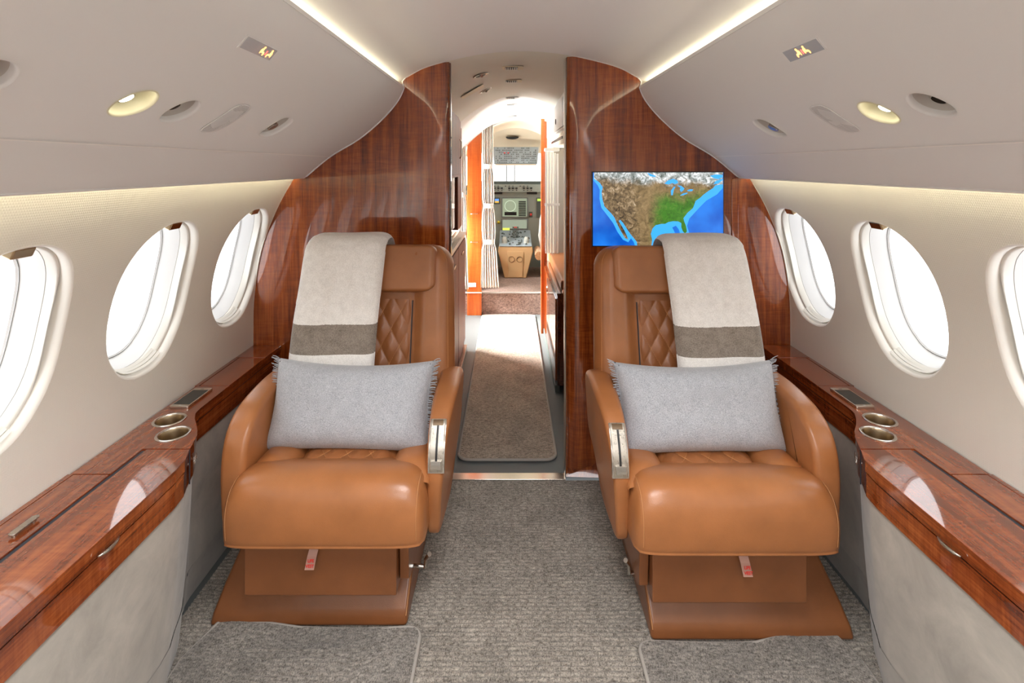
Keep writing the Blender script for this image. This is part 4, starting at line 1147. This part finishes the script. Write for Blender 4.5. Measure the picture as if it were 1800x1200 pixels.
# galley light panel column behind (white appliances)
# right upper bins
r_ = empty('overhead_bin', (.5, 3.5, 1.6)); lo2 = (.5, 3.5, 1.6)
tag(r_, 'white overhead bins with dark latches, right of the aisle', 'bin')
bx(.305, .74, 2.35, 4.28, 1.59, 1.80, 'bin_body', 'white', r_, base=lo2)
for k, (a_, b_) in enumerate(((2.36, 2.96), (2.98, 3.55), (3.57, 4.26))):
    d = bx(.297, .305, a_, b_, 1.60, 1.765, 'bin_door', 'white', r_, base=lo2)
    MB().lathe([(.018, -.003), (.018, 0), (0, 0)], c=(.297-lo2[0], (a_+b_)/2+.15-lo2[1], 1.66-lo2[2]), axis='x', n=16).build('latch', 'avdark', d)
bx(0.33, .74, 2.35, 4.28, 1.52, 1.59, 'lower_cove', 'cream', r_, base=lo2)
bx(.325, .33, 3.3, 4.15, 1.545, 1.562, 'grab_slot', 'black', r_, 0, base=lo2)
# bench seat with base cabinet on the right
r_ = empty('crew_bench', (.5, 3.7, 0)); lo3 = (.5, 3.7, 0); tag(r_, 'brown leather crew bench on dark wood base, right of the aisle', 'bench')
bx(.285, .74, 3.17, 4.28, .04, .60, 'bench_base', 'wood_dark', r_, base=lo3)
bx(.275, .285, 3.20, 3.72, .06, .56, 'base_door', 'wood_v', r_, base=lo3)
d = bx(.275, .285, 3.74, 4.26, .06, .56, 'base_door', 'wood_v', r_, base=lo3)
MB().lathe([(.030, -.004), (.034, 0), (.026, -.004), (.018, 0)], c=(.275-.5, .22, .45), axis='x', n=20).build('ring_pull', 'chrome', d, smooth=True)
bx(.31, .74, 3.22, 4.26, .60, .67, 'bench_cushion', 'leather_q', r_, .02, base=lo3)
bx(.315, .74, 3.16, 3.23, .52, .62, 'front_pad', 'leather_q', r_, .02, base=lo3)
bx(.272, .30, 3.17, 4.28, .0, .045, 'kick_plate', 'avdark', r_, base=lo3)
# wall behind bench, folding screen, post
struct(MB().box(.36, .75, 4.30, 4.34, 0, 1.72).build('wall_right_forward', plain('greige_partition', (.34, .31, .265), .6)))
r_ = empty('partition_post', (.272, 4.30, 0)); tag(r_, 'slim orange wood upright post right of the cockpit doorway', 'post')
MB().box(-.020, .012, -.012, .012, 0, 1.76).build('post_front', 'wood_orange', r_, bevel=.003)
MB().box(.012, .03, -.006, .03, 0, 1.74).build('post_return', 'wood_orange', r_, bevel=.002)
r_ = empty('folding_door', (.325, 4.20, .675)); tag(r_, 'folded white accordion door stacked beside the orange post', 'folding door')
for k in range(5):
    xx = -.045+.022*k; MB().prism([(xx, -.02), (xx+.009, .035), (xx+.014, .035), (xx+.018, -.015), (xx+.012, -.02)], 'z', 0, .82-.006*k).build('door_leaf', 'white', r_, bevel=.001)
MB().box(-.05, .07, -.024, -.019, .38, .40).build('strap', 'white', r_)
MB().box(-.05, .068, -.03, .04, .815, .84).build('head_rail', 'white', r_, bevel=.004)
# orange panel beside the entry, with curtain
r_ = empty('entry_partition', (-.33, 4.82, 0)); tag(r_, 'bright orange wood partition panel left of the cockpit doorway', 'partition')
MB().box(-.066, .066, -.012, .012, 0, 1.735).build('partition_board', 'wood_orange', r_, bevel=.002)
MB().prism(rrect(-.064, .045, 1.655, 1.690, .016), 'y', -.016, -.012).build('switch_strip', 'brushed', r_)
for k in range(4): MB().lathe([(.010, -.017), (0, -.0172)], c=(-.047+.026*k, 0, 1.6725), axis='y', n=14).build('switch', 'black', r_)
for z in (.935, .675): MB().tube([(-.035, -.013, z), (-.03, -.03, z), (.03, -.03, z), (.035, -.013, z)], .005, 6).build('grab_bar', 'brass', r_, smooth=True)
MB().box(-.066, .015, -.015, -.012, .262, .30).build('label_plate', 'white', r_)
MB().box(-.068, .068, -.016, -.012, .205, .215).build('trim_line', 'cream', r_)
def curtain(name, x0, y0, z0, z1, wtop, wbot, ties, label, lean=0):
    r_ = empty(name, (x0, y0, z0)); tag(r_, label, 'curtain', 'entry curtains')
    H = z1-z0
    def cf(u, w):
        k = 1
        half = wtop+(wbot-wtop)*(1-w)**2.2
        for tz in ties: half *= 1-.22*math.exp(-((w-tz)/.03)**2)
        x = (u-.5)*2*half+lean*(1-w)**2
        y = .018*sin(u*PI*2*7+w*1.5)+.004*sin(u*23)
        return (x, y, H*w)
    m = MB().grid(cf, 84, 26).build('drape', 'curtain', r_, smooth=True)
    so = m.modifiers.new('s', 'SOLIDIFY'); so.thickness = .003
    for tz in ties:
        half = (wtop+(wbot-wtop)*(1-tz)**2.2)*.80; xx = lean*(1-tz)**2
        MB().prism([(xx+half*cos(a_*PI/8), .024*sin(a_*PI/8)) for a_ in range(16)], 'z', H*tz-.022, H*tz+.022).build('tieback', 'cream_wool', r_, smooth='auto')
curtain('curtain', -.205, 4.77, .265, 1.755, .050, .082, (.74, .50, .28), 'striped gathered curtain hanging right of the orange partition', .022)
curtain('curtain', -.435, 4.72, .265, 1.55, .035, .070, (.66, .38), 'narrow gathered curtain hanging left of the orange partition', -.01)
# entry doorway wall left (with open door) and outer skins
struct(MB().box(-.80, -.76, 2.30, 4.05, 0, 1.75).box(-.80, -.76, 4.05, 4.86, 1.70, 1.76).build('wall_left_forward', 'white'))
struct(MB().box(.76, .80, 2.30, 4.86, 0, 1.75).build('wall_right_outer', 'white'))
# small return walls either side of the cockpit doorway
struct(MB().box(-.80, -.45, 4.86, 4.90, 0, 1.80).box(.32, .80, 4.86, 4.90, .0, 1.80).build('wall_cockpit', 'cream'))
# behind the main bulkhead, above/side closures
struct(MB().box(-1.2, -.74, 2.32, 2.36, 0, 1.5).box(.76, 1.3, 2.34, 2.38, 0, 1.5).build('wall_behind_bulkhead', 'white'))

# ------------------------------------------------------------------ cockpit
# pedestal
r_ = empty('centre_pedestal', (.055, 5.50, .195)); tag(r_, 'tan cockpit centre pedestal with throttle quadrant', 'pedestal')
MB().prism([(-.115, 0), (.115, 0), (.185, .28), (.175, .335), (-.175, .335), (-.185, .28)], 'y', 0, .45).build('pedestal_body', 'tanplastic', r_, bevel=.01)
MB().prism([(-.075, .01), (.075, .01), (.085, .28), (-.085, .28)], 'y', -.008, .01).build('front_cover', 'tanplastic', r_, bevel=.004)
for s_ in (-1, 1):
    MB().tube([(s_*.042+.030*cos(a_*PI/8), -.012, .20+.030*sin(a_*PI/8)) for a_ in range(17)], .0035, 6).build('cable_loop', plain('bronze_loop%d' % s_, (.30, .18, .08), .4), r_, smooth=True)
MB().prism([(-.01, .335), (.45, .45), (.45, .335)], 'x', -.172, .172).build('control_deck', 'avblue', r_, bevel=.003)
m = MB(); rnd = random.Random(3)
for i in range(60):
    x = rnd.uniform(-.15, .15); y = rnd.uniform(.02, .40); z = .338+y*.25
    m.box(x-.006, x+.006, y-.008, y+.008, z, z+.010)
tag(m.build('small_keys', 'avdark', r_), kind='stuff')
for s_ in (-1, 1):
    MB().lathe([(.0, .075), (.018, .07), (.024, .05), (.030, .04), (.026, .02), (.034, .0)], c=(s_*.115, .10, .35), n=16).build('trim_wheel', plain('pale_grey_knob%d' % s_, (.45, .48, .44), .4), r_, smooth=True)
for k in range(4):
    lv = MB().box(-.028+.017*k, -.019+.017*k, .22, .235, .39, .50).build('throttle_lever', 'avdark', r_, bevel=.002)
    MB().box(-.030+.017*k, -.017+.017*k, .215, .24, .50, .515).build('lever_grip', 'red' if k in (1, 2) else 'black', lv, bevel=.002)
# main instrument panel
r_ = empty('instrument_panel', (.03, 6.10, 0)); tag(r_, 'grey-green cockpit instrument panel with square displays', 'instrument panel')
def px(u, v, Y=6.10): return ((u-897)*Y/920-.03, 1.37-(v-292)*Y/920)
def prect(u0, u1, v0, v1, y0, y1, name, mat, par=None, bev=.002):
    (xa, za), (xb, zb) = px(u0, v0), px(u1, v1)
    return MB().box(xa, xb, y0, y1, zb, za).build(name, mat, par or r_, bevel=bev)
prect(800, 1000, 335, 470, 0, .05, 'panel_face', 'avgrey')
prect(830, 980, 318, 328, -.10, .05, 'glareshield_top', 'avdark', bev=.012)
prect(855, 955, 323, 336, -.14, .03, 'glareshield_panel', 'avgrey')
for (u0, u1) in ((866, 883), (926, 944)): prect(u0, u1, 337, 341, -.02, .0, 'vent_slot', 'black')
m = MB()
for k in range(11):
    u = 870+6.3*k
    for vv, rr in ((326, .006), (329.5, .011), (333, .006)):
        if (k+int(vv)) % 4 == 0: continue
        x, z = px(u, vv); m.box(x-rr, x+rr, -.155, -.14, z-rr*.8, z+rr*.8)
tag(m.build('selector_knobs', 'black', r_), kind='stuff')
disp = prect(881.5, 928, 347, 382, -.012, 0, 'display_frame', plain('display_bezel', (.22, .24, .24), .4))
prect(883.5, 926, 348.5, 380, -.014, -.012, 'display_glass', glow('display_olive', (.36, .42, .28), .55), disp, 0)
x0, z0 = px(897, 361.5)
MB().tube([(x0+.063*cos(a_*PI/12), -.016, z0+.063*sin(a_*PI/12)) for a_ in range(25)], .0025, 5).build('compass_ring', glow('display_line', (.6, .7, .5), .8), disp)
m = MB()
for k in range(9): 
    (xa, za), (xb, zb) = px(911.5, 353+3*k), px(924.5, 355.2+3*k); m.box(xa, xb, -.0155, -.014, zb, za)
m.build('dark_rows', 'black', disp)
(xa, za), (xb, zb) = px(887, 372), px(908, 378); MB().box(xa, xb, -.0155, -.014, zb, za).build('dark_key', 'black', disp)
d2 = prect(881.5, 928, 384, 413, -.012, 0, 'display_frame', plain('display_bezel_b', (.22, .24, .24), .4))
prect(883.5, 926, 386, 401, -.014, -.012, 'display_glass', glow('display_grey', (.40, .45, .33), .5), d2, 0)
prect(883.5, 896, 400, 404, -.015, -.012, 'yellow_readout', glow('display_yellow', (.7, .8, .1), .8), d2, 0)
prect(883.5, 926, 404, 411, -.014, -.012, 'lower_screen', 'black', d2, 0)
d3 = prect(868, 879, 347, 358, -.012, 0, 'standby_display', 'avdark')
prect(870, 877, 349, 353, -.014, -.012, 'sky_half', glow('blue_sky_display', (.12, .3, .7), .8), d3, 0)
prect(870, 877, 353, 356, -.014, -.012, 'ground_half', glow('amber_display', (.7, .4, .05), .8), d3, 0)
for u0, u1 in ((943, 955), (852, 864)):
    d4 = prect(u0, u1, 347, 382, -.012, 0, 'side_display', 'avdark')
    prect(u0+1.5, u1-1.5, 349, 353, -.014, -.012, 'green_readout', glow('green_display%d' % u0, (.5, .8, .1), .8), d4, 0)
x0, z0 = px(876.5, 390); MB().lathe([(.0, -.03), (.018, -.02), (.016, 0)], c=(x0, 0, z0), axis='y', n=12).build('yellow_handle', 'yellow', r_, smooth=True)
x0, z0 = px(933, 377); MB().box(x0-.02, x0+.02, -.012, 0, z0-.03, z0+.035).build('gear_lever_plate', 'avdark', r_)
MB().tube([(x0, -.012, z0-.01), (x0, -.05, z0+.01)], [.008, .012], 8).build('gear_lever', 'red', r_)
# overhead panel
r_ = empty('overhead_console', (.055, 5.18, 1.48)); r_.rotation_euler = (math.radians(-12), 0, 0); tag(r_, 'blue-grey overhead switch panel above the windscreen', 'switch panel')
MB().prism([(-.230, .085), (.230, .085), (.212, -.085), (-.215, -.085)], 'y', 0, .04).build('panel_plate', 'avblue', r_, bevel=.004)
m = MB(); rnd = random.Random(8)
for j in range(8):
    for i in range(24):
        if rnd.random() < .28: continue
        x = -.195+.017*i; z = .070-.0205*j; w_ = rnd.choice((.0045, .006, .005)); m.box(x-w_, x+w_, -.006, 0, z-.004, z+.004)
tag(m.build('switches', 'avdark', r_), kind='stuff')
for s_ in (-1, 1): MB().box(-.093+s_*.018-.008, -.093+s_*.018+.008, -.009, 0, .018, .026).build('red_switch', 'red', r_)
MB().box(-.20, .20, -.004, .02, -.100, -.092).build('lower_rail', 'cream', r_)
# windscreen
ws = struct(empty('window_windscreen'))
MB().box(-.9, .9, 6.38, 6.385, 1.05, 1.55).build('glass', 'pane', ws)
for x in (-.045, .055): MB().box(x-.006, x+.006, 6.34, 6.37, 1.05, 1.52).build('centre_post', 'line', ws)
MB().box(-.9, .9, 6.30, 6.42, .2, 1.14).build('sill', 'avdark', ws)
for s_ in (-1, 1): MB().box(min(s_*.82, s_*.86), max(s_*.82, s_*.86), 4.9, 6.4, .0, 1.06).build('side_sill', 'cream', ws)
MB().box(-.86, .86, 5.46, 6.40, 1.535, 1.57).build('brow', 'cream', ws)
# pilots' seats
def crew_seat(x, m_, label):
    r_ = empty('pilot_seat', (x, 5.55, .195)); tag(r_, label, 'seat', 'pilot seats')
    def bk(u, w):
        a_ = 2*PI*u; wid = .20*(1-.25*w**3)*(min(1, (1-w)*5+.25))**.5; return (wid*cos(a_), .05*sin(a_)+.05*w, .25+.62*w)
    m = MB().grid(bk, 24, 18); m.f.append(tuple(i*19 for i in range(24))); m.f.append(tuple(i*19+18 for i in range(24)))
    m.build('seat_back', 'sheep', r_, smooth=True, weld=1e-5)
    MB().tube([(-m_*.19, -.02, .30+.02), (-m_*.215, -.05, .45), (-m_*.20, -.04, .62), (-m_*.15, -.02, .78)], .022, 10).build('side_piping', 'cream_wool', r_, smooth=True)
    MB().tube([(-m_*.23, -.15, .25), (-m_*.235, .15, .27)], [.045, .04], 12).build('arm_pad', 'sheep', r_, smooth='auto')
    MB().box(-.21, .21, -.02, .40, .17, .28).build('seat_pan', 'sheep', r_, bevel=.04)
    MB().box(-.15, .15, .05, .35, 0, .17).build('pedestal', 'avdark', r_, bevel=.01)
crew_seat(-.42, -1, 'tan sheepskin pilot seat behind the entry curtain, left of pedestal')
crew_seat(.53, 1, 'tan sheepskin pilot seat right of the cockpit pedestal')
area('door_portal', (-.78, 4.45, .9), (0, math.radians(-90), 0), 1.7, .6, 1, portal=True)
area('windscreen_portal', (0, 6.30, 1.33), (math.radians(-90), 0, 0), 1.7, .38, 1, portal=True)
